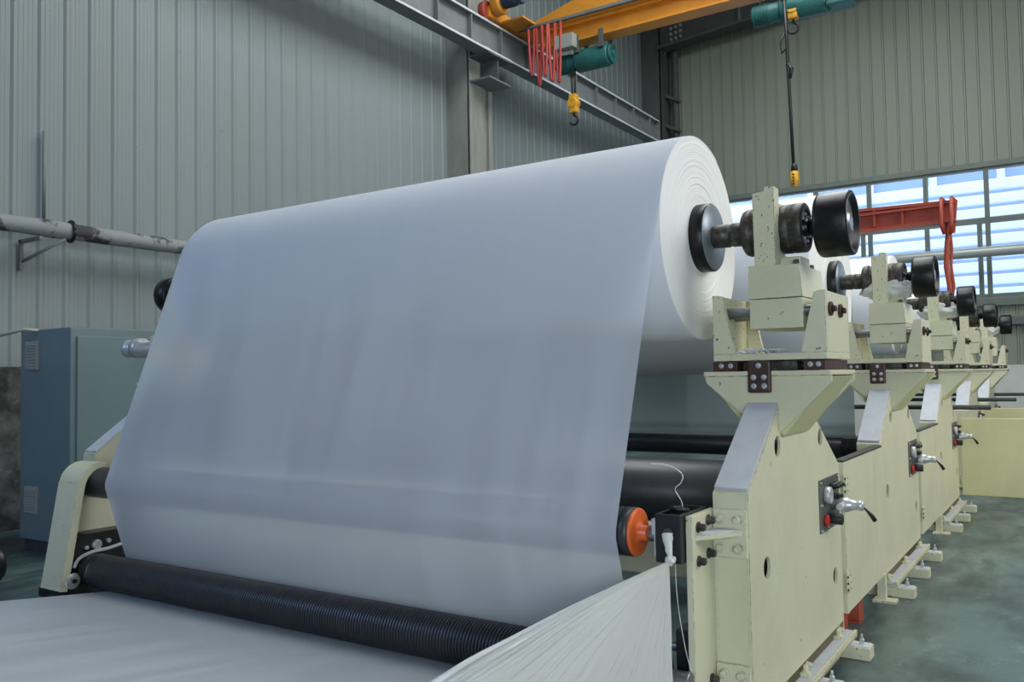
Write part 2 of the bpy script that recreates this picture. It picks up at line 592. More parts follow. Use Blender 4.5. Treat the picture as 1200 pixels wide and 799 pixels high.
# neighbouring hall seen through the panes
nb = thing('neighbouring_building', (0, 32, 0), 'pale blue building with horizontal siding outside the window', 'building')
sd = MB()
z = 0.0
while z < 7.6:
    sd.prism([(31.92, z), (31.84, z + 0.10), (31.84, z + 0.34), (31.92, z + 0.44), (32.2, z + 0.44), (32.2, z)], 'yz', -22, 16)
    z += 0.44
sd.build('siding', 'siding', nb)
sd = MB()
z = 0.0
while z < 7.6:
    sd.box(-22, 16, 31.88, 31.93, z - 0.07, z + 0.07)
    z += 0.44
sd.build('groove_batten', 'siding_dark', nb)  # blue-grey strip along each siding groove
up_ = MB()
up_.box(-22, 16, 31.95, 32.2, 7.6, 12)
up_.build('upper_wall', 'siding_dark', nb)
pp = MB()
for x in range(-20, 16, 2):
    pp.box(x, x + 0.22, 31.8, 31.95, 7.6, 12)
pp.build('pilaster', 'siding', nb)
gd = MB()
gd.box(-24, 18, YB + 0.3, 33, -0.4, -0.02)
structure(gd, 'ground', 'white_wall')

# columns, corbel and roof rafter
cl = MB()
cl.box(XL - 0.01, -10.13, 13.92, 14.05, 0, 12.2)
cl.box(XL - 0.01, -10.13, 14.62, 14.75, 0, 12.2)
cl.box(-10.16, -10.10, 13.92, 14.38, 0, 12.2)
cl.box(XL - 0.01, -10.2, 14.0, 14.7, 0, 12.2)
structure(cl, 'column', 'column')
cb = thing('corbel', (-10.1, 14.3, 7.7), 'grey steel corbel on the wall column carrying the crane runway', 'bracket')
MB().box(-10.10, -9.60, 13.92, 14.70, 7.70, 7.74).build('bottom_plate', 'grey_steel', cb)
MB().box(-10.10, -9.60, 13.92, 14.70, 8.20, 8.24).build('top_plate', 'dark_steel', cb)
MB().box(-10.10, -9.66, 14.29, 14.33, 7.74, 8.20).build('web_plate', 'dark_steel', cb)
cc = MB()
cc.box(-10.66, -10.05, 23.5, 23.62, 0, 12.6)
cc.box(-10.66, -10.05, 24.0, 24.12, 0, 12.6)
cc.box(-10.4, -10.32, 23.6, 24.0, 0, 12.6)
cc.box(-10.09, -10.03, 23.5, 24.12, 0, 12.6)
structure(cc, 'column.001', 'dark_steel')
cc = MB()
cc.cyl('z', (-9.75, 23.9, 0), 0, 11.4, 0.10)
for z in (9.2, 10.1):
    cc.prism([(-10.05, z), (-9.6, z - 0.25), (-9.6, z - 0.33), (-10.05, z - 0.1)], 'xz', 23.7, 23.9)
structure(cc, 'column.002', 'dark_steel')
rf = thing('roof_rafter', (-10, 23.7, 11.5), 'dark steel roof rafter bolted to the corner column, rising along the back wall', 'rafter')


def rz(x):
    return 11.35 + max(0, (x + 9.9)) * 0.075


rb = MB()
rb.prism([(-10.05, 11.35), (-9.9, 11.35), (7.4, rz(7.4)), (7.4, rz(7.4) + 0.06), (-9.9, 11.43), (-10.05, 11.43)], 'xz', 23.35, 23.85)
rb.build('bottom_flange', 'dark_steel', rf)
rb = MB()
rb.prism([(-10.05, 11.4), (-9.9, 11.4), (7.4, rz(7.4)), (7.4, 13.15), (-10.05, 13.1)], 'xz', 23.58, 23.62)
rb.build('web_plate', 'dark_steel', rf)
for x in (-7.6, -7.0, -6.4, -4.0, -1.0):
    MB().box(x - 0.03, x + 0.03, 23.38, 23.6, rz(x) + 0.04, 13.0).build('stiffener', 'grey_steel', rf)
for i in range(3):
    for j in range(5):
        MB().bolt('y', (-9.72 + i * 0.15, 0, 11.6 + j * 0.17 + 0.02 * i), 23.58, 23.50, 0.035).build('bolt', 'zinc', rf)
br = MB()
br.tube([(-9.9, 23.2, 11.1), (-9.82, 23.2, 11.02), (-9.74, 23.2, 11.1), (-9.82, 23.2, 11.18), (-9.9, 23.2, 11.1)], 0.02)
br.build('eye', 'dark_steel', rf)

# crane runway along the left wall
ry = thing('crane_runway_beam', (-9.77, 12, 8.26), 'long grey I-section runway beam dusted white along the ribbed wall', 'beam')
y0, y1 = 2.0, 22.35
MB().box(-9.93, -9.62, y0, y1, 8.24, 8.27, 0.004).build('bottom_flange', 'grey_steel', ry)
MB().box(-9.785, -9.755, y0, y1, 8.27, 8.83).build('web_plate', 'grey_steel', ry)
MB().box(-9.91, -9.64, y0, y1, 8.83, 8.86, 0.004).build('top_flange', 'grey_steel', ry)
for t, nm in ((8.2705, 'dust_line'), (8.8605, 'dust_line')):
    d = MB()
    n = 220

    def P(i, j, t=t):
        y = y0 + (y1 - y0) * i / (n - 1)
        h = 0.012 * noise.noise((y * 6, t, 0)) + 0.016
        x0_, x1_ = (-9.70, -9.615) if t < 8.5 else (-9.90, -9.632)
        x = (x0_, x1_ + 0.004 * noise.noise((y * 9, 3, t)), x1_ + 0.006, x1_ + 0.002)[j]
        return Vector((x, y, t + (h, h, 0.002, -0.03)[j]))
    d.grid(P, n, 4)
    d.build(nm, 'dust', ry)
st_y = [2.9 + i * 1.05 for i in range(19)]
for y in st_y:
    MB().box(-9.755, -9.65, y - 0.02, y + 0.02, 8.27, 8.83).build('stiffener', 'grey_steel', ry)
MB().box(-9.93, -9.62, y1 - 0.02, y1 + 0.02, 8.24, 8.86).build('end_plate', 'grey_steel', ry)
rail = MB().box(-9.80, -9.74, y0, y1, 8.86, 8.92)
rail.build('rail', 'dark_steel', ry)

# lagged pipe on the left wall
lp = thing('lagged_pipe', (-10.35, 5, 3.6), 'grey lagged pipe with torn black patches along the left wall', 'pipe')
pm = MB()
npt = 90
pts, rad = [], []
for i in range(npt):
    y = -4 + i * 17.8 / (npt - 1)
    pts.append((-10.35, y, 3.63 - 0.006 * y + 0.01 * noise.noise((y, 0, 0))))
    rad.append(0.10 + 0.014 * noise.noise((y * 1.7, 5, 0)))
pm.tube(pts, 0.1, 18, rad)
pm.build('lagging', 'insulation', lp)
for y in (0.55, 5.8, 11.05):
    g = MB()
    zz = 3.63 - 0.006 * y
    g.tube([(-10.35 + 0.125 * math.cos(a), y + 0.03 * math.sin(a * 0.5), zz + 0.125 * math.sin(a)) for a in [i * PI / 10 for i in range(21)]], 0.02)
    g.build('strap', 'black', lp)
    g = MB()
    g.box(-10.66, -10.18, y - 0.45, y - 0.41, zz - 0.17, zz - 0.13)
    g.box(-10.66, -10.62, y - 0.45, y - 0.41, zz - 0.5, zz - 0.13)
    g.tube([(-10.64, y - 0.43, zz - 0.4), (-10.25, y - 0.1, zz - 0.12)], 0.018)
    g.build('bracket', 'grey_steel', lp)
vp = MB()
vp.tube([(-10.6, 5.62, 3.75), (-10.6, 5.62, 4.85)], 0.022)
tag(vp.build('conduit', 'window_frame'), 'thin grey conduit rising from the lagged pipe against the ribs', 'conduit')

# control cabinet by the left wall
cbn = thing('control_cabinet', (-8.9, 5.5, 0), 'tall blue-grey steel control cabinet with two louvred vents', 'cabinet')
MB().box(-9.34, -8.39, 4.72, 6.9, 0.11, 2.28, 0.012).build('body', 'cabinet', cbn)
MB().box(-9.31, -8.42, 4.76, 6.86, 0.0, 0.12).build('plinth', 'cabinet_dark', cbn)
for ya, yb in ((4.78, 5.80), (5.83, 6.84)):
    d = MB().box(-8.40, -8.365, ya, yb, 0.20, 2.19, 0.008).build('door', 'cabinet', cbn)
    MB().box(-8.37, -8.345, yb - 0.10, yb - 0.07, 1.1, 1.25, 0.005).build('handle', 'black', d)
for za, zb in ((1.86, 2.16), (0.38, 0.66)):
    v = MB().box(-9.21, -8.97, 4.695, 4.725, za, zb, 0.006).build('vent', 'vent', cbn)
    lv = MB()
    for i in range(9):
        z = za + 0.03 + i * (zb - za - 0.06) / 8
        lv.prism([(4.70, z), (4.68, z - 0.012), (4.685, z - 0.016), (4.705, z - 0.004)], 'yz', -9.19, -8.99)
    lv.build('louvre', 'vent', v)
cw = MB()
cw.tube([(-9.0, 4.73, 2.27), (-9.05, 4.6, 2.28), (-9.4, 4.5, 2.22), (-9.9, 4.4, 2.12), (-10.55, 4.3, 2.05)], 0.018)
tag(cw.build('cable', 'vent'), 'grey cable running from the cabinet top towards the wall', 'cable')
hz = thing('floor_hose', (-7.6, 3.4, 0.1), 'dark fat hose end lying on the floor before the cabinet', 'hose')
h = MB()
h.tube([(-9.6, 2.6, 0.13), (-9.0, 3.2, 0.13), (-8.5, 3.6, 0.13), (-8.1, 3.85, 0.13)], 0.13, 20)
h.build('hose', 'cabinet_dark', hz)
h = MB()
h.lathe('y', (-8.06, 3.86, 0.13), [(-0.04, 0.135), (-0.02, 0.145), (0.02, 0.145), (0.04, 0.135)], 20)
h.build('cuff', 'black', hz)

# ------------------------------------------------------------------ overhead crane
YK = 15.1
cr = thing('bridge_crane', (-5, YK, 8.9), 'orange-yellow bridge crane girder across the top of the hall', 'crane')
gm = MB()
gm.box(-9.0, 7.2, YK - 0.19, YK + 0.19, 8.42, 8.46, 0.006)
gm.box(-9.0, 7.2, YK - 0.04, YK + 0.04, 8.46, 8.78)
gm.box(-9.0, 7.2, YK - 0.16, YK + 0.16, 8.78, 8.84, 0.006)
gm.build('lower_girder', 'crane', cr)
gm = MB()
gm.prism([(-9.35, 8.84), (7.2, 8.84), (7.2, 9.9), (-7.0, 9.55), (-9.35, 8.97)], 'xz', YK - 0.22, YK + 0.22)
gm.build('box_girder', 'crane', cr)
gm = MB().box(-9.3, 7.2, YK - 0.30, YK - 0.21, 8.87, 8.93, 0.005)
gm.build('cable_tray', 'grey_steel', cr)
ec = MB()
ec.box(-9.91, -9.63, YK - 1.1, YK + 1.1, 8.97, 9.20, 0.02)
ec.box(-9.62, -9.1, YK - 0.7, YK + 0.7, 8.96, 9.0, 0.01)
e_ = ec.build('end_carriage', 'crane', cr)
for y in (YK - 1.05, YK + 1.05):
    wv = MB()
    wv.cyl('x', (0, y, 9.12), -9.84, -9.69, 0.2)
    wv.build('wheel', 'jib', e_)
gb = MB()
gb.cyl('x', (0, YK - 0.92, 9.27), -9.62, -9.42, 0.24)
gb.build('gearbox', 'crane', cr)
mo = MB()
mo.cyl('x', (0, YK - 0.92, 9.27), -9.42, -9.05, 0.13)
for i in range(8):
    mo.cyl('x', (0, YK - 0.92, 9.27), -9.38 + i * 0.035, -9.37 + i * 0.035, 0.15, 0.002)
mo.cyl('x', (0, YK - 0.92, 9.27), -9.05, -8.95, 0.145)
mo.build('drive_motor', 'motor', cr)


def hoist(x0, x1, z, hook_x, hook_z, label, motor_len):
    h = thing('hoist', ((x0 + x1) / 2, YK, z), label, 'hoist', 'wire rope hoists on the crane girder')
    b = MB()
    b.cyl('x', (0, YK, z), x0, x1, 0.22, 0.03)
    b.build('drum_casing', 'teal', h)
    b = MB()
    b.cyl('x', (0, YK, z), x1, x1 + 0.06, 0.19)
    b.cyl('x', (0, YK, z), x1 + 0.06, x1 + 0.09, 0.07)
    b.build('end_cover', 'teal', h)
    b = MB()
    b.cyl('x', (0, YK, z), x0 - motor_len, x0, 0.17, 0.02)
    for i in range(6):
        b.cyl('x', (0, YK, z), x0 - motor_len + 0.04 + i * 0.05, x0 - motor_len + 0.055 + i * 0.05, 0.19, 0.003)
    b.build('hoist_motor', 'teal', h)
    for xx in (x0 + 0.1, x1 - 0.1):
        for ya in (YK - 0.25, YK + 0.20):
            MB().box(xx - 0.05, xx + 0.05, ya, ya + 0.05, z + 0.1, 8.52, 0.005).build('trolley_plate', 'dark_steel', h)
    for dx in (-0.05, 0.05):
        MB().tube([(hook_x + dx, YK - 0.1, z - 0.15), (hook_x + dx * 0.6, YK - 0.1, hook_z + 0.24)], 0.016, 8).build('wire_rope', 'black', h)
    b = MB()
    b.box(hook_x - 0.08, hook_x + 0.08, YK - 0.18, YK - 0.02, hook_z - 0.10, hook_z + 0.28, 0.03)
    b.cyl('y', (hook_x, 0, hook_z + 0.1), YK - 0.2, YK, 0.105)
    hb = b.build('hook_block', 'hook', h)
    k_ = MB()
    k_.tube([(hook_x, YK - 0.1, hook_z - 0.02), (hook_x, YK - 0.1, hook_z - 0.16)]
            + [(hook_x + 0.09 * math.sin(a), YK - 0.1, hook_z - 0.25 + 0.09 * math.cos(a)) for a in [0.2 + i * 0.35 for i in range(13)]], 0.024, 10)
    k_.build('hook', 'black', hb)
    return h


h1 = hoist(-8.25, -7.5, 8.06, -8.30, 7.10, 'teal drum hoist beside the red festoon cables, hook hanging', 0.45)
b = MB().box(-8.55, -8.12, YK - 0.42, YK - 0.24, 8.24, 8.52, 0.015)
b.build('control_box', 'vent', h1)
h2 = hoist(-4.15, -3.35, 8.08, -3.92, 7.93, 'teal drum hoist above the long black pendant cable', 0.5)
b = MB().box(-3.35, -2.95, YK - 0.2, YK + 0.2, 7.9, 8.25, 0.03)
b.build('gearbox', 'teal', h2)
ft = thing('festoon_cables', (-8.8, YK - 0.4, 8.7), 'bundle of red festoon cable loops hanging from the crane end', 'cable')
for i in range(5):
    f_ = MB()
    x0_ = -9.15 + i * 0.16
    dp = 1.05 + 0.12 * ((i * 37) % 5) / 5 + (0.1 if i in (1, 3, 4) else -0.1)
    pts = []
    for j in range(15):
        s = j / 14
        pts.append((x0_ + 0.13 * s + 0.02 * math.sin(i), YK - 0.42 + 0.03 * math.sin(i * 2 + s), 8.80 - dp * (1 - abs(2 * s - 1) ** 2.4)))
    f_.tube(pts, 0.028, 8)
    f_.build('cable_loop', 'red_cable', ft)
f_ = MB()
f_.tube([(-9.4, YK - 0.4, 8.82), (-8.2, YK - 0.4, 8.83)], 0.02)
f_.build('carrier_rail', 'dark_steel', ft)
pd = thing('pendant_control', (-3.9, YK - 0.45, 4.9), 'yellow pendant control hanging on a long black cable', 'pendant')
q = MB()
q.tube([(-3.98, YK - 0.45, 8.2), (-3.95, YK - 0.45, 7.4), (-3.93, YK - 0.45, 6.5), (-3.90, YK - 0.45, 5.15)], 0.028, 8)
q.build('cable', 'black', pd)
q = MB()
q.tube([(-3.98, YK - 0.45, 7.5), (-4.05, YK - 0.45, 7.35), (-4.03, YK - 0.45, 7.15), (-3.96, YK - 0.45, 7.25)], 0.02, 8)
q.tube([(-3.95, YK - 0.45, 6.95), (-3.88, YK - 0.45, 6.85), (-3.92, YK - 0.45, 6.7)], 0.035, 8)
q.build('cable_tie', 'black', pd)
q = MB()
q.lathe('z', (-3.89, YK - 0.45, 0), [(5.24, 0.02), (5.20, 0.05), (5.10, 0.06)], 12)
q.build('cable_gland', 'black', pd)
q = MB()
q.lathe('z', (-3.89, YK - 0.45, 0), [(4.83, 0.03), (4.85, 0.06), (4.95, 0.075), (5.08, 0.07), (5.13, 0.03)], 16)
hs = q.build('handset', 'hook', pd)
q = MB()
for i in range(4):
    q.cyl('y', (-3.89, 0, 4.87 + i * 0.055), YK - 0.53, YK - 0.51, 0.016)
q.build('button', 'black', hs)

# ------------------------------------------------------------------ jib crane behind the stands
YJ = 12.5
jb = thing('jib_crane', (-7.6, YJ, 0), 'red-orange jib crane arm in front of the window', 'crane')
a_ = MB()
a_.cyl('z', (-7.6, YJ, 0), 0.02, 4.0, 0.12)
a_.box(-7.9, -7.3, YJ - 0.3, YJ + 0.3, 0, 0.03)
a_.build('mast', 'jib', jb)
a_ = MB()
a_.prism([(-7.7, 3.46), (-5.3, 3.50), (-2.6, 3.63), (-1.27, 3.66), (-1.27, 3.90), (-5.3, 3.98), (-7.7, 4.0)], 'xz', YJ - 0.02, YJ + 0.02)
a_.prism([(-7.7, 3.42), (-5.3, 3.46), (-2.6, 3.60), (-1.27, 3.63), (-1.27, 3.67), (-2.6, 3.64), (-5.3, 3.50), (-7.7, 3.46)], 'xz', YJ - 0.09, YJ + 0.09)
a_.prism([(-5.3, 3.98), (-5.3, 3.94), (-1.27, 3.87), (-1.27, 3.91)], 'xz', YJ - 0.09, YJ + 0.09)
a_.prism([(-5.3, 3.82), (-5.3, 3.78), (-1.4, 3.84), (-1.4, 3.87)], 'xz', YJ - 0.11, YJ + 0.02)
for x in (-2.75, -2.25, -1.9):
    a_.box(x - 0.015, x + 0.015, YJ - 0.085, YJ, 3.66, 3.90)
a_.build('arm', 'jib', jb)
a_ = MB()
for dx in (0, 0.12):
    a_.tube([(-1.42 + dx, YJ - 0.12, 3.93), (-1.43 + dx, YJ - 0.13, 3.60), (-1.40 + dx * 0.6, YJ - 0.12, 3.48), (-1.38 + dx * 0.6, YJ, 3.50), (-1.40 + dx, YJ + 0.12, 3.93), (-1.42 + dx, YJ - 0.12, 3.93)], 0.026, 8)
a_.build('trolley_shackle', 'jib', jb)
a_ = MB()
a_.tube([(-1.36, YJ - 0.02, 3.5), (-1.385, YJ - 0.02, 3.3), (-1.40, YJ - 0.02, 3.05), (-1.37, YJ - 0.02, 2.8), (-1.36, YJ - 0.02, 2.55)], 0.034, 10)
a_.tube([(-1.34, YJ - 0.02, 3.48), (-1.33, YJ - 0.02, 3.3), (-1.345, YJ - 0.02, 3.05), (-1.32, YJ - 0.02, 2.8), (-1.36, YJ - 0.02, 2.55)], 0.018, 10)
a_.build('sling', 'redrust', jb)

# ------------------------------------------------------------------ unwind stands
Y1, PITCH_Y, NST = 4.65, 3.10, 5
ZAX, RR = 2.47, 0.577
XR0, XR1 = -5.77, -1.766        # paper width


def build_stand(mirror=False):
    """One stand in world coordinates of the nearest place; mirror gives the far-side one"""
    def mx(x):
        return x
    sd_ = thing('unwind_stand', (-1.36, Y1, 0), '', 'machine stand', 'cream unwind stands in a row')
    f_ = MB()
    hl = [(4.346, 1.332, 0.05), (4.122, 0.773, 0.052), (5.457, 0.47, 0.05), (5.196, 1.322, 0.05)]
    prof = [(3.87, 0.10), (5.64, 0.10), (5.64, 1.12), (5.02, 1.49), (4.95, 1.70), (4.50, 1.70), (4.46, 1.577), (3.87, 1.149)]
    f_.prism(prof, 'yz', -1.294, -1.28, holes=hl)
    f_.prism(prof, 'yz', -1.447, -1.435, holes=hl)
    lp_ = prof + prof[:1]
    for a, b in zip(lp_[:-1], lp_[1:]):
        d_ = (Vector(b) - Vector(a)).normalized()
        n_ = Vector((-d_.y, d_.x)) * 0.012
        f_.prism([a, b, (b[0] + n_.x, b[1] + n_.y), (a[0] + n_.x, a[1] + n_.y)], 'yz', -1.436, -1.293)
    f_.build('side_frame', 'cream', sd_)
    d = MB()   # dusty sloped face
    d.prism([(3.885, 1.163), (4.46, 1.580), (4.452, 1.592), (3.877, 1.175)], 'yz', -1.442, -1.286)
    d.build('dust_layer', 'dust', sd_)
    # bracket on top
    b = MB()
    tz = 1.712
    b.box(-1.67, -1.02, 4.38, 4.94, tz - 0.025, tz, 0.003)
    tri = [(-1.67, tz - 0.02), (-1.02, tz - 0.02), (-1.02, tz - 0.06), (-1.275, 1.40), (-1.40, 1.40), (-1.45, 1.47), (-1.66, tz - 0.06)]
    b.prism(tri, 'xz', 4.395, 4.42)
    b.prism(tri, 'xz', 4.90, 4.925)
    b.build('bracket', 'cream', sd_)
    b = MB()
    b.prism([(-1.02, tz - 0.03), (-1.05, tz - 0.03), (-1.285, 1.40), (-1.265, 1.38)], 'xz', 4.42, 4.90)
    b.prism([(-1.67, tz - 0.03), (-1.64, tz - 0.03), (-1.447, 1.44), (-1.46, 1.42)], 'xz', 4.42, 4.90)
    b.build('bracket_flank', 'cream_yellow', sd_)
    # slide bed between bracket and cradle
    b = MB()
    b.box(-1.63, -1.50, 4.42, 4.90, tz, tz + 0.052, 0.003)
    b.build('slide_pad', 'brown', sd_)
    MB().box(-1.16, -1.05, 4.42, 4.90, tz, tz + 0.052, 0.003).build('slide_pad', 'brown', sd_)
    b = MB()
    b.box(-1.48, -1.2, 4.46, 4.86, tz, tz + 0.05)
    b.cyl('x', (0, 4.55, tz + 0.026), -1.5, -1.16, 0.018)
    b.build('slide_screw', 'iron', sd_)
    p = MB().box(-1.43, -1.31, 4.366, 4.394, 1.60, 1.765, 0.012).build('clamp_plate', 'brown', sd_)
    for (x, z) in ((-1.37, 1.74), (-1.397, 1.68), (-1.343, 1.68), (-1.397, 1.635), (-1.343, 1.635)):
        MB().bolt('y', (x, 0, z), 4.366, 4.345, 0.0105).build('bolt', 'zinc', p)
    for x in (-1.585, -1.535, -1.125, -1.085):
        MB().bolt('y', (x, 0, tz + 0.03), 4.42, 4.405, 0.010).build('pad_bolt', 'zinc', sd_)
    # cradle
    zb = tz + 0.055
    c = MB()
    c.box(-1.62, -1.04, 4.40, 4.92, zb, zb + 0.035, 0.003)
    c.build('cradle_bed', 'cream', sd_)
    zt = zb + 0.035
    for side in (-1, 1):
        c = MB()
        if side < 0:
            c.box(-1.62, -1.595, 4.42, 4.90, zt, 2.115, 0.003)
            g = [(-1.62, zt), (-1.50, zt), (-1.567, 2.11), (-1.595, 2.115), (-1.62, 2.115)]
        else:
            c.box(-1.066, -1.04, 4.42, 4.90, zt, 2.11, 0.003)
            g = [(-1.04, zt), (-1.165, zt), (-1.095, 2.10), (-1.07, 2.11), (-1.04, 2.11)]
        c.prism(g, 'xz', 4.405, 4.43)
        c.prism(g, 'xz', 4.89, 4.915)
        c.build('cradle_cheek', 'cream_chip' if side < 0 else 'cream', sd_)
    for y in (4.49, 4.70):
        MB().cyl('x', (0, y, 2.02), -1.60, -1.05, 0.03).build('guide_rod', 'steel', sd_)
        nb_ = MB()
        nb_.cyl('x', (0, y, 2.02), -1.04, -1.025, 0.036)
        nb_.bolt('x', (0, y, 2.02), -1.03, -1.005, 0.017)
        nb_.build('rod_nut', 'brown', sd_)
    # sliding block, upper and lower halves
    c = MB()
    c.box(-1.432, -1.158, 4.44, 4.88, 1.93, 2.085, 0.006)
    c.build('lower_block', 'cream', sd_)
    c = MB()
    c.prism([(-1.436, 2.088), (-1.156, 2.088), (-1.17, 2.255), (-1.43, 2.262)], 'xz', 4.435, 4.88)
    c.build('upper_block', 'cream', sd_)
    for y in (4.50, 4.80):
        MB().bolt('z', (-1.20, y, 0), 2.255, 2.285, 0.015).build('block_bolt', 'iron', sd_)
    # bearing arm standing on the block
    c = MB()
    c.prism([(-1.40, 2.255), (-1.292, 2.255), (-1.292, 2.672), (-1.342, 2.676), (-1.342, 2.652), (-1.406, 2.646)], 'xz', 4.45, 4.54)
    c.build('bearing_arm', 'cream_chip', sd_)
    c = MB()
    c.box(-1.41, -1.31, 4.52, 4.78, 2.255, 2.34, 0.01)
    c.cyl('x', (0, 4.65, ZAX), -1.40, -1.31, 0.145, 0.01)
    c.box(-1.31, -1.19, 4.56, 4.74, 2.255, 2.31, 0.01)
    c.build('bearing_housing', 'cream', sd_)
    # control panel on the frame
    p = MB().box(-1.28, -1.272, 5.12, 5.58, 0.77, 1.075, 0.002).build('control_panel', 'panel', sd_)
    for (y, z) in ((5.14, 1.06), (5.56, 1.06), (5.14, 0.785), (5.56, 0.785), (5.3, 0.785), (5.42, 0.785), (5.14, 0.93)):
        MB().bolt('x', (0, y, z), -1.272, -1.262, 0.006).build('panel_screw', 'zinc', p)
    MB().cyl('x', (0, 5.24, 0.98), -1.272, -1.235, 0.05).build('gauge', 'zinc', p)
    for (y, z) in ((5.36, 1.02), (5.42, 1.02), (5.48, 1.02), (5.36, 0.965), (5.43, 0.955)):
        k_ = MB()
        k_.cyl('x', (0, y, z), -1.272, -1.235, 0.018)
        k_.cyl('x', (0, y, z), -1.235, -1.215, 0.012)
        k_.build('knob', 'black', p)
    k_ = MB()
    k_.cyl('x', (0, 5.22, 0.835), -1.272, -1.25, 0.034)
    k_.build('red_button', 'red', p)
    k_ = MB()
    k_.cyl('x', (0, 5.30, 0.835), -1.272, -1.19, 0.032)
    k_.build('selector', 'black', p)
    v = MB()
    v.lathe('x', (0, 5.42, 0.905), [(-1.272, 0.034), (-1.23, 0.034), (-1.22, 0.042), (-1.19, 0.044), (-1.17, 0.034), (-1.13, 0.026), (-1.125, 0.03), (-1.10, 0.03), (-1.095, 0.015)], 24)
    v.cyl('y', (-1.21, 0, 0.905), 5.31, 5.42, 0.022)
    v.build('hand_valve', 'zinc', p)
    v = MB()
    v.tube([(-1.105, 5.42, 0.90), (-1.085, 5.43, 0.88), (-1.06, 5.45, 0.845), (-1.045, 5.465, 0.815)], 0.012, 10, [0.007, 0.007, 0.013, 0.014])
    v.build('valve_lever', 'black', p)
    # foot rail, feet and their bolts
    r_ = MB()
    r_.box(-1.29, -1.20, 3.92, 5.62, 0.075, 0.09)
    r_.box(-1.30, -1.28, 3.92, 5.62, 0.075, 0.16)
    r_.box(-1.215, -1.20, 3.92, 5.62, 0.075, 0.115)
    r_.build('foot_rail', 'cream', sd_)
    r_ = MB()
    r_.box(-1.28, -1.216, 3.93, 5.61, 0.09, 0.112, 0.003)
    r_.build('rail_dust', 'dust', sd_)
    for y in (3.98, 4.72, 5.46):
        ft_ = MB().box(-1.46, -1.085, y - 0.06, y + 0.06, 0, 0.075, 0.006).build('foot', 'cream_chip', sd_)
        x_ = MB()
        x_.box(-1.20, -1.095, y - 0.052, y + 0.052, 0.075, 0.080, 0.002)
        x_.build('foot_dust', 'dust', ft_)
        x_ = MB()
        x_.bolt('z', (-1.14, y, 0), 0.078, 0.115, 0.014)
        x_.cyl('z', (-1.14, y, 0), 0.11, 0.14, 0.007)
        x_.build('anchor_bolt', 'zinc', ft_)
        x_ = MB()
        x_.box(-1.28, -1.235, y - 0.10, y - 0.05, 0.108, 0.135, 0.004)
        x_.bolt('z', (-1.255, y - 0.075, 0), 0.13, 0.17, 0.014)
        x_.build('levelling_bolt', 'cream', ft_)
        MB().bolt('x', (0, y + 0.03, 0.14), -1.28, -1.25, 0.014).build('frame_bolt', 'cream', ft_)
    sl = MB()
    for z in (0.40, 0.62):
        sl.box(-1.462, -1.446, 4.1, 4.12, z, z + 0.06)
    return sd_


stand_labels = [
    'nearest cream unwind stand with the bolted plate and shaft of the front roll',
    'second cream unwind stand from the front, behind the first guard door',
    'third cream unwind stand from the front, beside the open cream door',
    'fourth cream unwind stand from the front, its slope bare grey',
    'last and smallest cream unwind stand, nearest the white wall foot',
]
st0 = build_stand()
stands = [st0]
for i in range(1, NST):
    s2 = copy_tree(st0)
    s2.location.y = Y1 + PITCH_Y * i
    stands.append(s2)
for s2, lb in zip(stands, stand_labels):
    s2['label'] = lb

# bolted end plates, only on the nearest stand
ep = MB()
ep.box(-1.475, -1.445, 3.60, 3.90, 0.12, 1.075, 0.004)
ep.build('end_plate', 'cream', st0)
ep = MB()
ep.box(-1.44, -1.285, 3.845, 3.872, 0.86, 1.08, 0.004)
ep.build('bolting_plate', 'cream', st0)
ep = MB()
ep.box(-1.44, -1.285, 3.845, 3.872, 0.12, 0.38, 0.004)
ep.build('bolting_plate', 'cream', st0)
for z in (0.965, 0.24):
    g = MB()
    g.prism([(-1.445, 3.64), (-1.42, 3.66), (-1.30, 3.846), (-1.30, 3.87), (-1.445, 3.87)], 'xy', z, z + 0.022)
    gg = g.build('gusset_shelf', 'cream', st0)
    g = MB()
    g.prism([(-1.442, 3.66), (-1.42, 3.675), (-1.31, 3.85), (-1.442, 3.855)], 'xy', z + 0.022, z + 0.028)
    g.build('shelf_dust', 'dust', gg)
for (x, z) in ((-1.405, 1.035), (-1.325, 1.035), (-1.405, 0.905), (-1.325, 0.905), (-1.405, 0.335), (-1.325, 0.335), (-1.405, 0.17), (-1.325, 0.17)):
    MB().bolt('y', (x, 0, z), 3.845, 3.82, 0.018).build('plate_bolt', 'cream', st0)
for (y, z) in ((3.67, 1.02), (3.79, 1.035), (3.67, 0.87), (3.79, 0.885), (3.67, 0.30), (3.79, 0.32), (3.67, 0.17)):
    MB().bolt('x', (0, y, z), -1.445, -1.41, 0.018).build('black_bolt', 'iron', st0)

# guard doors between the stands
def guard_door(y0, label):
    g = thing('guard_door', (-1.27, y0, 0.19), label, 'door', 'cream guard doors between the stands')
    d = MB()
    d.box(-1.30, -1.262, y0 + 0.01, y0 + 0.06, 0.185, 1.13, 0.006)
    d.box(-1.30, -1.266, y0 + 0.06, y0 + 0.98, 0.185, 1.13, 0.004)
    d.box(-1.30, -1.266, y0 + 0.985, y0 + 1.26, 0.185, 1.13, 0.004)
    d.build('panel', 'cream', g)
    d = MB().box(-1.32, -1.262, y0 + 0.01, y0 + 1.26, 1.13, 1.145, 0.004)
    d.build('top_edge', 'iron', g)
    for z in (0.32, 0.93):
        h_ = MB()
        h_.box(-1.262, -1.255, y0 - 0.03, y0 + 0.07, z, z + 0.12, 0.002)
        h_.cyl('z', (-1.256, y0 + 0.01, 0), z, z + 0.12, 0.012)
        hh = h_.build('hinge', 'cream_chip', g)
        for yy in (-0.018, 0.04):
            for dz in (0.02, 0.06, 0.10):
                MB().bolt('x', (0, y0 + yy, z + dz), -1.255, -1.247, 0.007).build('hinge_screw', 'iron', hh)
    return g


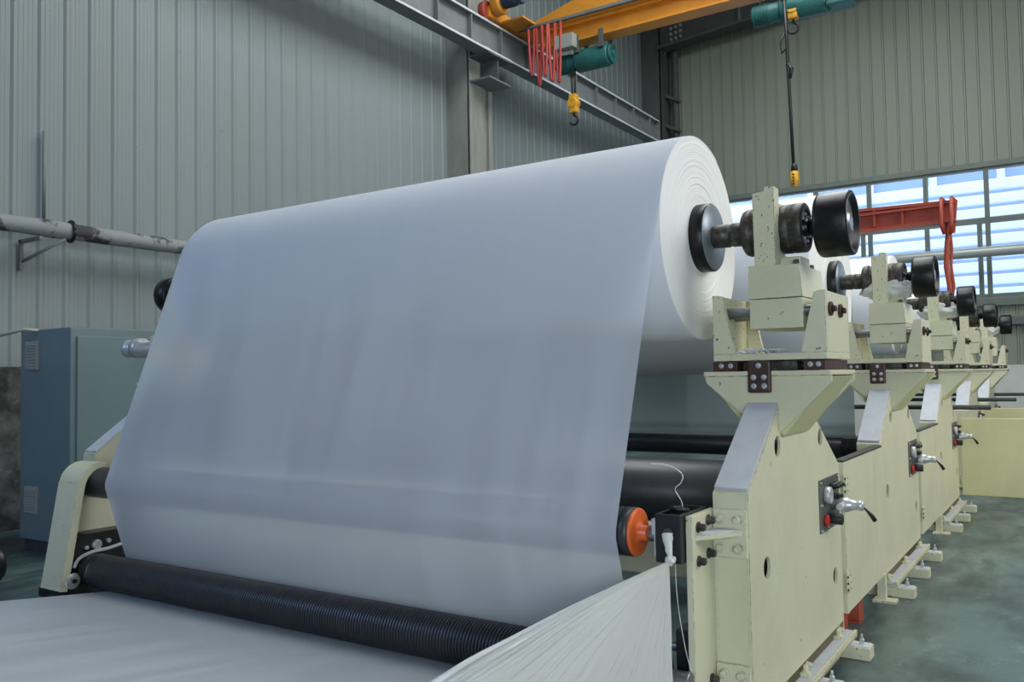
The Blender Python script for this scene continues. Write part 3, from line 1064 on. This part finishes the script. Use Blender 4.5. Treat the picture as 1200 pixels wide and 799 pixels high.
guard_door(5.68, 'cream guard door hinged on the nearest stand beside its valve panel')
guard_door(5.68 + PITCH_Y, 'cream guard door between the second and third stands')
lg = thing('door_post', (-1.27, 6.86, 0), 'short cream post with foot plate under the nearest guard door', 'post')
MB().box(-1.31, -1.25, 6.84, 6.89, 0.015, 0.2, 0.004).build('post', 'cream', lg)
MB().box(-1.34, -1.18, 6.80, 6.93, 0.0, 0.018, 0.003).build('foot_plate', 'cream_chip', lg)
lg = thing('door_post', (-1.27, 9.96, 0), 'short cream post with foot plate under the farther guard door', 'post')
MB().box(-1.31, -1.25, 9.94, 9.99, 0.015, 0.2, 0.004).build('post', 'cream', lg)
MB().box(-1.34, -1.18, 9.90, 10.03, 0.0, 0.018, 0.003).build('foot_plate', 'cream_chip', lg)
for i, (y, lb) in enumerate(((5.80, 'rust-red leg under the guard door nearest its hinge'), (6.25, 'rust-red leg under the middle of the guard door'))):
    rp = thing('red_leg', (-1.35, y, 0), lb, 'leg', 'rust-red legs under the guard door')
    MB().box(-1.40, -1.305, y - 0.06, y + 0.06, 0.012, 0.60, 0.005).build('channel', 'redrust', rp)
    MB().box(-1.44, -1.302, y - 0.08, y + 0.08, 0, 0.012).build('sole_plate', 'redrust', rp)


def open_door(y, x1, label):
    g = thing('guard_door', (-1.25, y, 0.17), label, 'door', 'cream guard doors swung open')
    MB().box(-1.25, x1, y - 0.02, y + 0.02, 0.17, 1.11, 0.006).build('panel', 'cream_yellow', g)
    MB().box(-1.25, x1, y + 0.02, y + 0.05, 0.19, 0.24).build('stiffening_rib', 'cream', g)
    for z in (0.3, 0.9):
        MB().cyl('z', (-1.258, y, 0), z, z + 0.12, 0.016).build('hinge', 'cream_chip', g)


open_door(11.9, 0.02, 'large cream guard door standing open across the gangway')
open_door(15.0, 0.02, 'cream guard door standing open behind the larger one')
for i, (y, x1, lb) in enumerate(((11.5, -0.88, 'dark round bar sticking out above the open door, lowest of three'),
                                 (14.5, -0.78, 'dark round bar sticking out, middle of three'),
                                 (17.5, -0.55, 'dark round bar sticking out, farthest and highest of three'))):
    MBb = MB().cyl('x', (0, y, 1.255), -2.6, x1, 0.028)
    tag(MBb.build('support_bar', 'cabinet_dark'), lb, 'bar', 'dark bars between the far stands')

# cross beams joining each stand to the far side
for i in range(NST):
    y = 4.42 + PITCH_Y * i
    bm_ = MB()
    bm_.box(-6.57, -1.45, y, y + 0.30, 0.60, 0.84, 0.01)
    lb = ['cream cross beam seen through the thin paper, under the front roll'][0] if i == 0 else 'cream cross beam low down between far stands'
    if i < 1:
        tag(bm_.build('cross_beam', 'cream'), lb, 'beam')
    else:
        bm_.bm.free()

# ------------------------------------------------------------------ rolls, shafts and webs
def roll_mesh(radius):
    m_ = MB()
    rnd = random.Random(3)
    prof = [(XR0, 0.10)]
    prof += [(XR0, radius - 0.004), (XR0 + 0.004, radius), (XR1 - 0.004, radius), (XR1 - 0.001, radius - 0.003)]
    r = radius - 0.006
    off = 0.0
    while r > 0.20:
        off = 0.72 * off + rnd.uniform(-0.0015, 0.0015)
        if rnd.random() < 0.10:
            off += rnd.choice((-1, 1)) * 0.0026
        prof.append((XR1 + off, r))
        r -= rnd.uniform(0.002, 0.005)
    prof += [(XR1, 0.19), (XR1 - 0.01, 0.10)]
    return prof


def paper_roll(i, radius, label):
    y = Y1 + PITCH_Y * i
    t = thing('paper_roll', (XR1, y, ZAX), label, 'paper roll', 'white parent rolls on the unwind stands')
    prof = roll_mesh(radius)
    body = MB().lathe('x', (0, y, ZAX), prof[:5], 128, closed=False)
    body.build('wound_paper', 'paper', t)
    end = MB().lathe('x', (0, y, ZAX), prof[4:], 128, closed=False)
    end.build('roll_end', 'paper_edge', t)
    cyl_ = MB().lathe('x', (0, y, ZAX), [(XR0 - 0.02, 0.10), (XR1 - 0.012, 0.10)], 40)
    cyl_.build('core', 'brown', t)
    return t


paper_roll(0, RR, 'large white paper roll in front, unwinding towards the viewer')
paper_roll(1, 0.77, 'white paper roll on the second stand, behind the front roll')
paper_roll(2, 0.58, 'white paper roll on the third stand, its top edge near the window pipe')
paper_roll(3, 0.50, 'white paper roll on the fourth stand, mostly hidden')
paper_roll(4, 0.45, 'white paper roll on the last stand, mostly hidden')


def shaft():
    t = thing('roll_shaft', (-1.4, Y1, ZAX), '', 'shaft', 'steel roll shafts with black wheels')
    o = (0, Y1, ZAX)
    c = MB().lathe('x', o, [(-1.80, 0.10), (-1.80, 0.188), (-1.795, 0.193), (-1.70, 0.193), (-1.694, 0.188), (-1.692, 0.186)], 56)
    ck = c.build('core_chuck', 'black_steel', t)
    MB().lathe('x', o, [(-1.695, 0.05), (-1.695, 0.186), (-1.689, 0.184), (-1.689, 0.055)], 56).build('chuck_face', 'chuck_face', ck)
    MB().lathe('x', o, [(-1.80, 0.062), (-1.70, 0.062), (-1.60, 0.066), (-1.596, 0.062), (-1.58, 0.062), (-1.576, 0.066), (-1.515, 0.066), (-1.505, 0.058)], 36).build('shaft', 'iron', t)
    c = MB().lathe('x', o, [(-1.508, 0.06), (-1.508, 0.108), (-1.50, 0.122), (-1.482, 0.130), (-1.455, 0.130), (-1.45, 0.122), (-1.43, 0.118), (-1.40, 0.112), (-1.40, 0.06)], 48)
    c.build('inner_flange', 'iron', t)
    c = MB().lathe('x', o, [(-1.30, 0.06), (-1.30, 0.128), (-1.295, 0.132), (-1.255, 0.132), (-1.252, 0.127), (-1.246, 0.127), (-1.243, 0.132), (-1.185, 0.132), (-1.178, 0.126), (-1.178, 0.095), (-1.19, 0.09), (-1.19, 0.05)], 48)
    fo = c.build('outer_flange', 'iron', t)
    for k_ in range(8):
        a = 2 * PI * k_ / 8 + 0.2
        MB().bolt('x', (0, Y1 + 0.072 * math.cos(a), ZAX + 0.072 * math.sin(a)), -1.192, -1.175, 0.009).build('flange_bolt', 'zinc', fo)
    MB().lathe('x', o, [(-1.42, 0.055), (-1.19, 0.055), (-1.17, 0.042), (-1.16, 0.042), (-1.155, 0.052), (-1.14, 0.052), (-1.135, 0.042), (-1.125, 0.042), (-1.122, 0.055), (-1.112, 0.055), (-1.108, 0.042), (-1.10, 0.042)], 32).build('journal', 'black_steel', t)
    c = MB().lathe('x', o, [(-1.115, 0.04), (-1.115, 0.155), (-1.108, 0.165), (-1.095, 0.169), (-0.955, 0.169), (-0.945, 0.165), (-0.942, 0.158), (-0.945, 0.142), (-0.975, 0.137), (-0.98, 0.04)], 64)
    wd = c.build('brake_wheel', 'black_steel', t)
    MB().lathe('x', o, [(-0.978, 0.02), (-0.978, 0.132), (-0.970, 0.128), (-0.966, 0.06), (-0.955, 0.05), (-0.955, 0.02)], 40).build('wheel_face', 'steel', wd)
    return t


sh_labels = ['steel roll shaft with black wheel on the nearest stand', 'steel roll shaft with black wheel on the second stand',
             'steel roll shaft with black wheel on the third stand', 'steel roll shaft with black wheel on the fourth stand',
             'steel roll shaft with black wheel on the last stand, farthest away']
sh0 = shaft()
shafts = [sh0]
for i in range(1, NST):
    s2 = copy_tree(sh0)
    s2.location.y = Y1 + PITCH_Y * i
    shafts.append(s2)
for s2, lb in zip(shafts, sh_labels):
    s2['label'] = lb

# bend roller and grooved roller of the front web
YBR, ZBR, RBR = 3.615, 0.985, 0.112
YGR, ZGR, RGR = 3.56, 0.363, 0.12
WOFF = 0.003


def arc(cy, cz, r, a0, a1, n):
    return [(cy + r * math.cos(a0 + (a1 - a0) * i / (n - 1)), cz + r * math.sin(a0 + (a1 - a0) * i / (n - 1))) for i in range(n)]


def web_profile(radius, yc):
    r = radius + WOFF
    # common tangent roll (front side) -> bend roller front: both tangent on the same (outer, -y) side
    dy, dz = YBR - Y1, ZBR - ZAX
    d = math.hypot(dy, dz)
    base = math.atan2(dz, dy)
    al = math.acos((r - (RBR + WOFF)) / d)
    th = base - al          # direction of the normal on the -y side
    if math.cos(th) > 0:
        th = base + al
    p = arc(Y1, ZAX, r, th - 1.75, th, 30)
    q0 = (YBR + (RBR + WOFF) * math.cos(th), ZBR + (RBR + WOFF) * math.sin(th))
    n = 26
    a = p[-1]
    for i in range(1, n):
        s = i / n
        p.append((a[0] + (q0[0] - a[0]) * s, a[1] + (q0[1] - a[1]) * s))
    # bend roller -> grooved roller (crossed tangent: front of the bend roller, back of the grooved roller)
    rg = RGR + WOFF
    dy, dz = YGR - YBR, ZGR - ZBR
    d = math.hypot(dy, dz)
    base = math.atan2(dz, dy)
    be = math.acos((RBR + WOFF + rg) / d)
    t2 = base - be
    if math.cos(t2) > 0:
        t2 = base + be
    th_n = th % (2 * PI)
    t2n = t2 % (2 * PI)
    p += arc(YBR, ZBR, RBR + WOFF, th_n, t2n, 10)
    e = (YGR - rg * math.cos(t2), ZGR - rg * math.sin(t2))
    a = p[-1]
    for i in range(1, 14):
        s = i / 14
        p.append((a[0] + (e[0] - a[0]) * s, a[1] + (e[1] - a[1]) * s))
    a0 = math.atan2(e[1] - ZGR, e[0] - YGR)
    p += arc(YGR, ZGR, rg, a0, -PI / 2 - 0.13, 14)
    a = p[-1]
    slope = 0.13
    for i in range(1, 40):
        yy = a[0] - 0.09 * i
        p.append((yy, a[1] + slope * 0.09 * i))
    return p


def web_mesh(p, x0, x1, nx=41, ripple=0.0):
    m_ = MB()

    def P(i, j):
        y, z = p[i]
        x = x0 + (x1 - x0) * j / (nx - 1)
        n_ = ripple * noise.noise((x * 2.2, i * 0.05, 1.0))
        return Vector((x, y + n_, z))
    m_.grid(P, len(p), nx)
    return m_


prof = web_profile(RR, Y1)
wb_ = web_mesh(prof, XR0, XR1, 41, 0.0)
tag(wb_.build('paper_web', 'web'), 'thin white paper web running from the front roll down to the foreground', 'paper web')

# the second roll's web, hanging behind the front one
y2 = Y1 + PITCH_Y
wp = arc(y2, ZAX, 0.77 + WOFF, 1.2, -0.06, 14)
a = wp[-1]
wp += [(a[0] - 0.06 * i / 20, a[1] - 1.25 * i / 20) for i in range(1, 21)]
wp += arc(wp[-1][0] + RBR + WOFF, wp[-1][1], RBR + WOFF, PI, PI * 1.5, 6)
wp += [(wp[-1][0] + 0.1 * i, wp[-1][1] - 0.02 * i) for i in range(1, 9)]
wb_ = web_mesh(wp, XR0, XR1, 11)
tag(wb_.build('paper_web', 'web_shade'), 'shaded paper web hanging from the second roll behind the front stand', 'paper web')


def bend_roller(dy, label, end, dz=0.0):
    ZBR = 0.985 + dz
    t = thing('bend_roller', (-1.75, YBR + dy, ZBR), label, 'roller', 'guide rollers under the rolls')
    o = (0, YBR + dy, ZBR)
    m_ = MB()
    pr_ = [(-6.12, 0.10), (-6.115, RBR)]
    x = -1.90
    pr_.append((x, RBR))
    while x < -1.755:
        pr_ += [(x + 0.003, RBR - 0.009), (x + 0.011, RBR - 0.009), (x + 0.014, RBR)]
        x += 0.03
    pr_ += [(-1.725, RBR), (-1.72, RBR - 0.006)]
    m_.lathe('x', o, pr_, 48)
    m_.build('roller_body', 'black_rubber', t)
    m_ = MB()
    m_.lathe('x', o, [(-1.722, RBR - 0.008), (-1.714, RBR - 0.002), (-1.706, RBR - 0.004), (-1.702, RBR - 0.014), (-1.704, 0.06), (-1.700, 0.045), (-1.690, 0.036), (-1.662, 0.034), (-1.657, 0.028)], 40)
    m_.build('end_disc', end, t)
    m_ = MB()
    m_.cyl('x', o, -1.655, -1.60, 0.035)
    m_.cyl('x', o, -1.60, -1.53, 0.025)
    m_.build('axle', 'steel', t)
    MB().cyl('x', o, -6.22, -6.1, 0.03).build('axle', 'steel', t)
    return t


bend_roller(0, 'black guide roller with orange end disc, behind the hanging paper', 'orange')
bend_roller(y2 + (wp[33][0] - y2) + RBR + WOFF - YBR, 'dark guide roller under the second roll', 'black_steel')
dr = thing('drive_roller', (-1.6, 6.3, 0.78), 'big black roller in the shade between the first two stands', 'roller')
m_ = MB()
m_.lathe('x', (0, 6.3, 0.78), [(-6.2, 0.24), (-6.19, 0.27), (-1.56, 0.27), (-1.55, 0.24)], 56)
m_.build('roller_body', 'black_rubber', dr)
m_ = MB()
m_.cyl('x', (0, 6.3, 0.78), -1.56, -1.47, 0.05)
m_.build('journal', 'steel', dr)
m_ = MB()
m_.prism([(6.1, 0.0), (6.5, 0.0), (6.42, 0.80), (6.18, 0.80)], 'yz', -1.49, -1.455)
m_.build('bearing_stand', 'void', dr)
m_ = MB()
m_.prism([(6.1, 0.0), (6.5, 0.0), (6.42, 0.80), (6.18, 0.80)], 'yz', -6.26, -6.22)
m_.build('bearing_stand', 'void', dr)
gr_ = thing('grooved_roller', (-6.0, YGR, ZGR), 'long black spiral-grooved roller lying across the flat white paper', 'roller')
m_ = MB()
pr_ = [(-6.03, 0.095), (-6.02, 0.113), (-5.94, 0.113), (-5.935, 0.12), (-5.91, 0.12), (-5.905, 0.113), (-5.88, 0.113), (-5.875, 0.12)]
x = -5.86
while x < -1.62:
    pr_ += [(x, RGR), (x + 0.010, RGR), (x + 0.0125, RGR - 0.007), (x + 0.0175, RGR - 0.007)]
    x += 0.020
pr_ += [(x, RGR), (-1.58, RGR), (-1.57, 0.1)]
m_.lathe('x', (0, YGR, ZGR), pr_, 56, smooth=False)
m_.build('roller_body', 'black_rubber', gr_)
m_ = MB()
m_.cyl('x', (0, YGR, ZGR), -6.05, -6.03, 0.05)
m_.build('journal', 'steel', gr_)
m_ = MB()
m_.cyl('x', (0, YGR, ZGR), -1.57, -1.45, 0.05)
m_.build('journal', 'steel', gr_)

# black bearing box on the end plate
bx = thing('bearing_box', (-1.56, 3.7, 0.98), 'black steel bearing box bolted beside the orange roller end', 'bearing box')
q = MB()
q.box(-1.60, -1.478, 3.555, 3.575, 0.872, 1.085, 0.004)
q.box(-1.60, -1.585, 3.575, 3.86, 0.872, 1.085, 0.004)
q.box(-1.493, -1.478, 3.575, 3.86, 0.872, 1.085, 0.004)
q.box(-1.585, -1.493, 3.575, 3.86, 0.872, 0.89)
q.box(-1.585, -1.493, 3.84, 3.86, 0.872, 1.085)
q.build('housing', 'void', bx)
q = MB().cyl('y', (-1.535, 0, 1.0), 3.54, 3.557, 0.026)
q.build('eye', 'cabinet_dark', bx)
q = MB()
q.box(-1.62, -1.60, 3.56, 3.66, 0.99, 1.06, 0.004)
q.box(-1.614, -1.602, 3.57, 3.62, 0.89, 0.99, 0.004)
q.build('lock_tab', 'zinc', bx)
q = MB()
q.tube([(-1.57, 3.70, 1.08), (-1.555, 3.64, 1.10), (-1.52, 3.64, 1.10), (-1.50, 3.70, 1.085)], 0.013)
q.build('grease_line', 'black', bx)
ws = MB()


def cat(pts, n=10):
    pts = [Vector(p) for p in pts]
    pts = [pts[0] * 2 - pts[1]] + pts + [pts[-1] * 2 - pts[-2]]
    out = []
    for i in range(1, len(pts) - 2):
        a, b, c, d = pts[i - 1:i + 3]
        for k_ in range(n):
            t = k_ / n
            out.append(0.5 * ((2 * b) + (c - a) * t + (2 * a - 5 * b + 4 * c - d) * t * t + (3 * b - a - 3 * c + d) * t ** 3))
    out.append(pts[-2])
    return out


ws.tube(cat([(-1.525, 3.70, 1.05), (-1.53, 3.70, 1.12), (-1.552, 3.68, 1.18), (-1.515, 3.66, 1.215), (-1.507, 3.66, 1.25), (-1.54, 3.65, 1.28), (-1.59, 3.64, 1.295), (-1.645, 3.63, 1.297)]), 0.0022, 6)
tag(ws.build('wire_end', 'string'), 'thin white wire curling up out of the black bearing box', 'wire')
ws = MB()
ws.tube(cat([(-1.52, 3.585, 0.93), (-1.515, 3.58, 0.75), (-1.50, 3.585, 0.60), (-1.478, 3.59, 0.47), (-1.46, 3.60, 0.40)]), 0.0018, 6)
tag(ws.build('loose_thread', 'string'), 'loose white thread hanging down beside the cream end plate', 'thread')

# lower machine parts between web and end plate (dark)
lb_ = thing('lower_drive_bracket', (-1.6, 3.6, 0.3), 'dark bracket low down behind the bunched plastic film', 'bracket')
MB().box(-1.56, -1.478, 3.66, 3.80, 0.30, 0.56, 0.01).build('bracket_body', 'void', lb_)
MB().cyl('x', (0, 3.70, 0.47), -1.60, -1.47, 0.022).build('pin', 'steel', lb_)
MB().box(-1.62, -1.478, 3.58, 3.86, 0.0, 0.30, 0.01).build('pedestal', 'void', lb_)

# bunched polythene film tied to the bearing box
pf = thing('plastic_film', (-1.55, 3.57, 0.93), 'bunched translucent white plastic film tied to the black bearing box', 'plastic film')
KN = Vector((-1.507, 3.50, 0.892))
L_ = [Vector(v) for v in ((-2.34, 2.81, 0.375), (-2.05, 2.70, 0.37), (-1.75, 2.75, 0.26), (-1.60, 3.00, 0.08), (-1.49, 3.30, 0.03), (-1.435, 3.42, 0.03))]
nu, nv = 420, 48
fm = MB()


def ridge(x):
    return 1 - 2 * abs(x)


def film(i, j, lay):
    u = i / (nu - 1)
    v = j / (nv - 1)
    kk = min(1.0, max(0.0, u + 0.02 * noise.noise((u * 7, v * 2, lay)))) * (len(L_) - 1)
    a = min(int(kk), len(L_) - 2)
    t = kk - a
    e_ = L_[a].lerp(L_[a + 1], t)
    p = KN.lerp(e_, v)
    p.z += 0.02 * math.sin(PI * v) * (1 - u)
    am = 0.003 + 0.046 * v ** 0.75
    s0 = lay * 13.7
    w_ = (0.55 * ridge(noise.noise((u * 16, v * 0.5, 4 + s0))) + 0.42 * ridge(noise.noise((u * 38 + v * 1.5, v * 0.8, 9 + s0)))
          + 0.30 * noise.noise((u * 85, v * 1.2, 2 + s0)) + 0.20 * noise.noise((u * 9, v * 5, 7 + s0)))
    nrm = Vector((-0.30, -0.72, 0.62)).normalized()
    return p + nrm * (am * w_ + lay * (0.004 + 0.02 * v)) + Vector((0.0, -0.012, 0.0))


fm.grid(lambda i, j: film(i, j, 0), nu, nv)
fm.grid(lambda i, j: film(i, j, 1), nu, nv)
fm.build('sheet', 'film', pf)
fm = MB()
neck = cat([(-1.535, 3.545, 1.0), (-1.53, 3.53, 0.97), (-1.515, 3.512, 0.93), (-1.507, 3.505, 0.90), (-1.507, 3.50, 0.875)], 6)
fm.tube(neck, 0.02, 14, [0.026 - 0.018 * min(1, i / 18) for i in range(len(neck))])
for v in fm.bm.verts:
    v.co += Vector((1, 1, 0.5)) * 0.003 * noise.noise(v.co * 60)
fm.build('twisted_neck', 'bag', pf)
fm = MB()
fm.tube([(-1.508 + 0.015 * math.cos(a), 3.503 + 0.014 * math.sin(a), 0.900 + 0.006 * math.sin(3 * a)) for a in [i * PI / 12 for i in range(25)]], 0.010, 10)
fm.build('knot', 'bag', pf)

# crumpled plastic bags tucked round the far bearings
def crumple(name, c, r, label, seed):
    m_ = MB()
    bmesh.ops.create_icosphere(m_.bm, subdivisions=4, radius=1.0)
    for v in m_.bm.verts:
        d_ = v.co.normalized()
        n_ = 1 + 0.28 * noise.noise(d_ * 2.3 + Vector((seed, 0, 0))) + 0.16 * abs(noise.noise(d_ * 6 + Vector((0, seed, 0)))) + 0.05 * noise.noise(d_ * 15)
        v.co = Vector((c[0] + d_.x * r[0] * n_, c[1] + d_.y * r[1] * n_, c[2] + d_.z * r[2] * n_))
    for f in m_.bm.faces:
        f.smooth = True
    return tag(m_.build(name, 'bag'), label, 'plastic wrap', 'white plastic wrapped round the far bearings')


for i, lb in ((1, 'white plastic wrapped round the second stand bearing'), (2, 'white plastic wrapped round the third stand bearing'),
              (4, 'crumpled clear plastic on the last stand bearing')):
    y = Y1 + PITCH_Y * i
    crumple('plastic_wrap', (-1.31, y - 0.02, 2.385), (0.20, 0.13, 0.105), lb, i * 3.1)
# scraps of shredded paper on the nearest cradle
sp = MB()
rnd = random.Random(5)
for i in range(26):
    x, y = rnd.uniform(-1.50, -1.33), rnd.uniform(4.43, 4.60)
    z = 1.805
    pts = [(x, y, z)]
    a = rnd.uniform(0, 6)
    for k_ in range(6):
        a += rnd.uniform(0.4, 1.1)
        pts.append((pts[-1][0] + 0.02 * math.cos(a), pts[-1][1] + 0.02 * math.sin(a), 1.805 + rnd.uniform(0, 0.025)))
    sp.tube(pts, 0.003, 5)
tag(sp.build('paper_shavings', 'paper'), 'curled white paper shavings lying in the nearest cradle', 'paper scraps', kind='stuff')

# ------------------------------------------------------------------ far side of the front stand
fs = thing('unwind_stand', (-6.66, Y1, 0), 'cream far-side stand half hidden behind the left paper edge', 'machine stand')
f_ = MB()
f_.prism([(3.87, 0.10), (5.64, 0.10), (5.64, 1.12), (5.02, 1.49), (4.95, 1.70), (4.50, 1.70), (4.46, 1.577), (3.87, 1.149)], 'yz', -6.68, -6.51)
f_.build('side_frame', 'cream', fs)
f_ = MB()
f_.prism([(3.885, 1.163), (4.46, 1.580), (4.452, 1.592), (3.877, 1.175)], 'yz', -6.67, -6.52)
f_.build('dust_layer', 'dust', fs)
f_ = MB()
f_.box(-6.76, -6.2, 4.38, 4.94, 1.69, 1.712)
f_.prism([(-6.76, 1.70), (-6.2, 1.70), (-6.58, 1.42), (-6.75, 1.42)], 'xz', 4.40, 4.42)
f_.build('bracket', 'cream', fs)
f_ = MB()
f_.box(-6.62, -6.12, 4.40, 4.92, 1.712, 1.80)
f_.box(-6.62, -6.59, 4.42, 4.9, 1.79, 2.11)
f_.box(-6.15, -6.12, 4.42, 4.9, 1.79, 2.11)
f_.build('cradle', 'cream', fs)
f_ = MB()
f_.box(-6.45, -6.15, 4.44, 4.88, 1.93, 2.26, 0.006)
f_.box(-6.36, -6.22, 4.5, 4.8, 2.25, 2.62, 0.01)
f_.build('sliding_block', 'cream', fs)
f_ = MB()
f_.lathe('x', (0, 4.60, 2.02), [(-7.25, 0.02), (-7.25, 0.055), (-7.22, 0.08), (-7.15, 0.08), (-7.14, 0.065), (-7.10, 0.065), (-7.09, 0.088), (-7.0, 0.088), (-6.99, 0.06), (-6.6, 0.055)], 32)
f_.build('air_coupling', 'zinc', fs)
dh = thing('dark_block', (-6.3, 4.9, 0), 'black block added inside the far-side stand to darken the view through the paper', 'added block')  # added dark block, hides the brightly lit far frame behind the web
f_ = MB()
f_.prism([(4.25, 0.02), (5.62, 0.02), (5.62, 1.30), (5.3, 1.52), (4.55, 1.52), (4.25, 1.30)], 'yz', -6.50, -6.24)
f_.build('block_body', 'void', dh)
f_ = MB()
for i in range(8):
    f_.box(-6.245, -6.232, 4.6 + i * 0.09, 4.64 + i * 0.09, 0.4, 0.9, 0.004)
f_.build('block_slots', 'black', dh)
fsh = thing('roll_shaft', (-6.6, Y1, ZAX), 'black shaft end disc showing past the left edge of the front roll', 'shaft')
o = (0, Y1, ZAX)
MB().lathe('x', o, [(-6.70, 0.04), (-6.70, 0.14), (-6.685, 0.155), (-6.56, 0.155), (-6.55, 0.14), (-6.55, 0.05)], 48).build('brake_wheel', 'black_steel', fsh)
MB().lathe('x', o, [(-6.61, 0.06), (-5.80, 0.06)], 32).build('shaft', 'iron', fsh)
MB().lathe('x', o, [(-5.87, 0.07), (-5.87, 0.19), (-5.775, 0.19), (-5.775, 0.07)], 48).build('core_chuck', 'black_rubber', fsh)
# arched cream belt guard
bgd = thing('belt_guard', (-6.2, 3.4, 0.25), 'tall cream arched belt guard at the left end of the rollers', 'guard')
path = [(3.30, 0.26), (3.335, 0.45), (3.395, 0.80), (3.43, 1.00)] + arc(3.60, 0.965, 0.17, PI * 0.95, PI * 0.42, 12)
inner = []
for i, (y, z) in enumerate(path):
    a = Vector(path[max(0, i - 1)])
    b = Vector(path[min(len(path) - 1, i + 1)])
    d_ = (b - a).normalized()
    n_ = Vector((d_.y, -d_.x))
    inner.append((y + n_.x * 0.055, z + n_.y * 0.055))
f_ = MB()
f_.prism(path + inner[::-1], 'yz', -6.24, -5.985)
f_.build('arched_cover', 'cream', bgd)
f_ = MB()
f_.box(-6.24, -6.20, 3.42, 3.95, 0.25, 0.95, 0.004)
f_.build('back_plate', 'cream', bgd)
f_ = MB()
f_.box(-6.40, -6.24, 3.86, 4.02, 0.55, 1.05, 0.004)
f_.build('back_plate', 'cream', bgd)
f_ = MB()
f_.box(-6.26, -6.0, 3.30, 3.36, 0.20, 0.262)
f_.build('foot_clip', 'black', bgd)
bpl = thing('bearing_plate', (-6.2, 3.6, 0.4), 'black bearing plate with pale round bolts at the grooved roller end', 'bearing plate')
f_ = MB()
f_.prism([(3.40, 0.18), (3.40, 0.50), (3.52, 0.62), (3.95, 0.62), (3.95, 0.18)], 'yz', -6.20, -6.05)
f_.build('plate', 'void', bpl)
for (y, z, r_) in ((3.60, 0.535, 0.035), (3.52, 0.525, 0.014), (3.69, 0.55, 0.016), (3.86, 0.56, 0.02)):
    MB().cyl('x', (0, y, z), -6.05, -6.02, r_).build('bolt', 'zinc', bpl)
f_ = MB()
f_.lathe('x', (0, 3.385, 0.32), [(-5.97, 0.055), (-5.97, 0.055), (-5.965, 0.05), (-5.965, 0.02)], 32)
cp = f_.build('end_cap', 'zinc', bpl)
MB().cyl('x', (0, 3.39, 0.32), -5.966, -5.95, 0.016).build('centre_screw', 'black', cp)
f_ = MB()
f_.tube(cat([(-6.02, 3.42, 0.40), (-6.02, 3.46, 0.46), (-6.02, 3.56, 0.49), (-6.02, 3.68, 0.495), (-6.02, 3.78, 0.51)]), 0.013, 8)
f_.build('dust_ridge', 'dust', bpl)
f_ = MB()
f_.box(-6.20, -6.05, 3.40, 3.95, 0.0, 0.18)
f_.build('pedestal', 'void', bpl)

for o in bpy.data.objects:
    if '_o' in o:
        del o['_o']
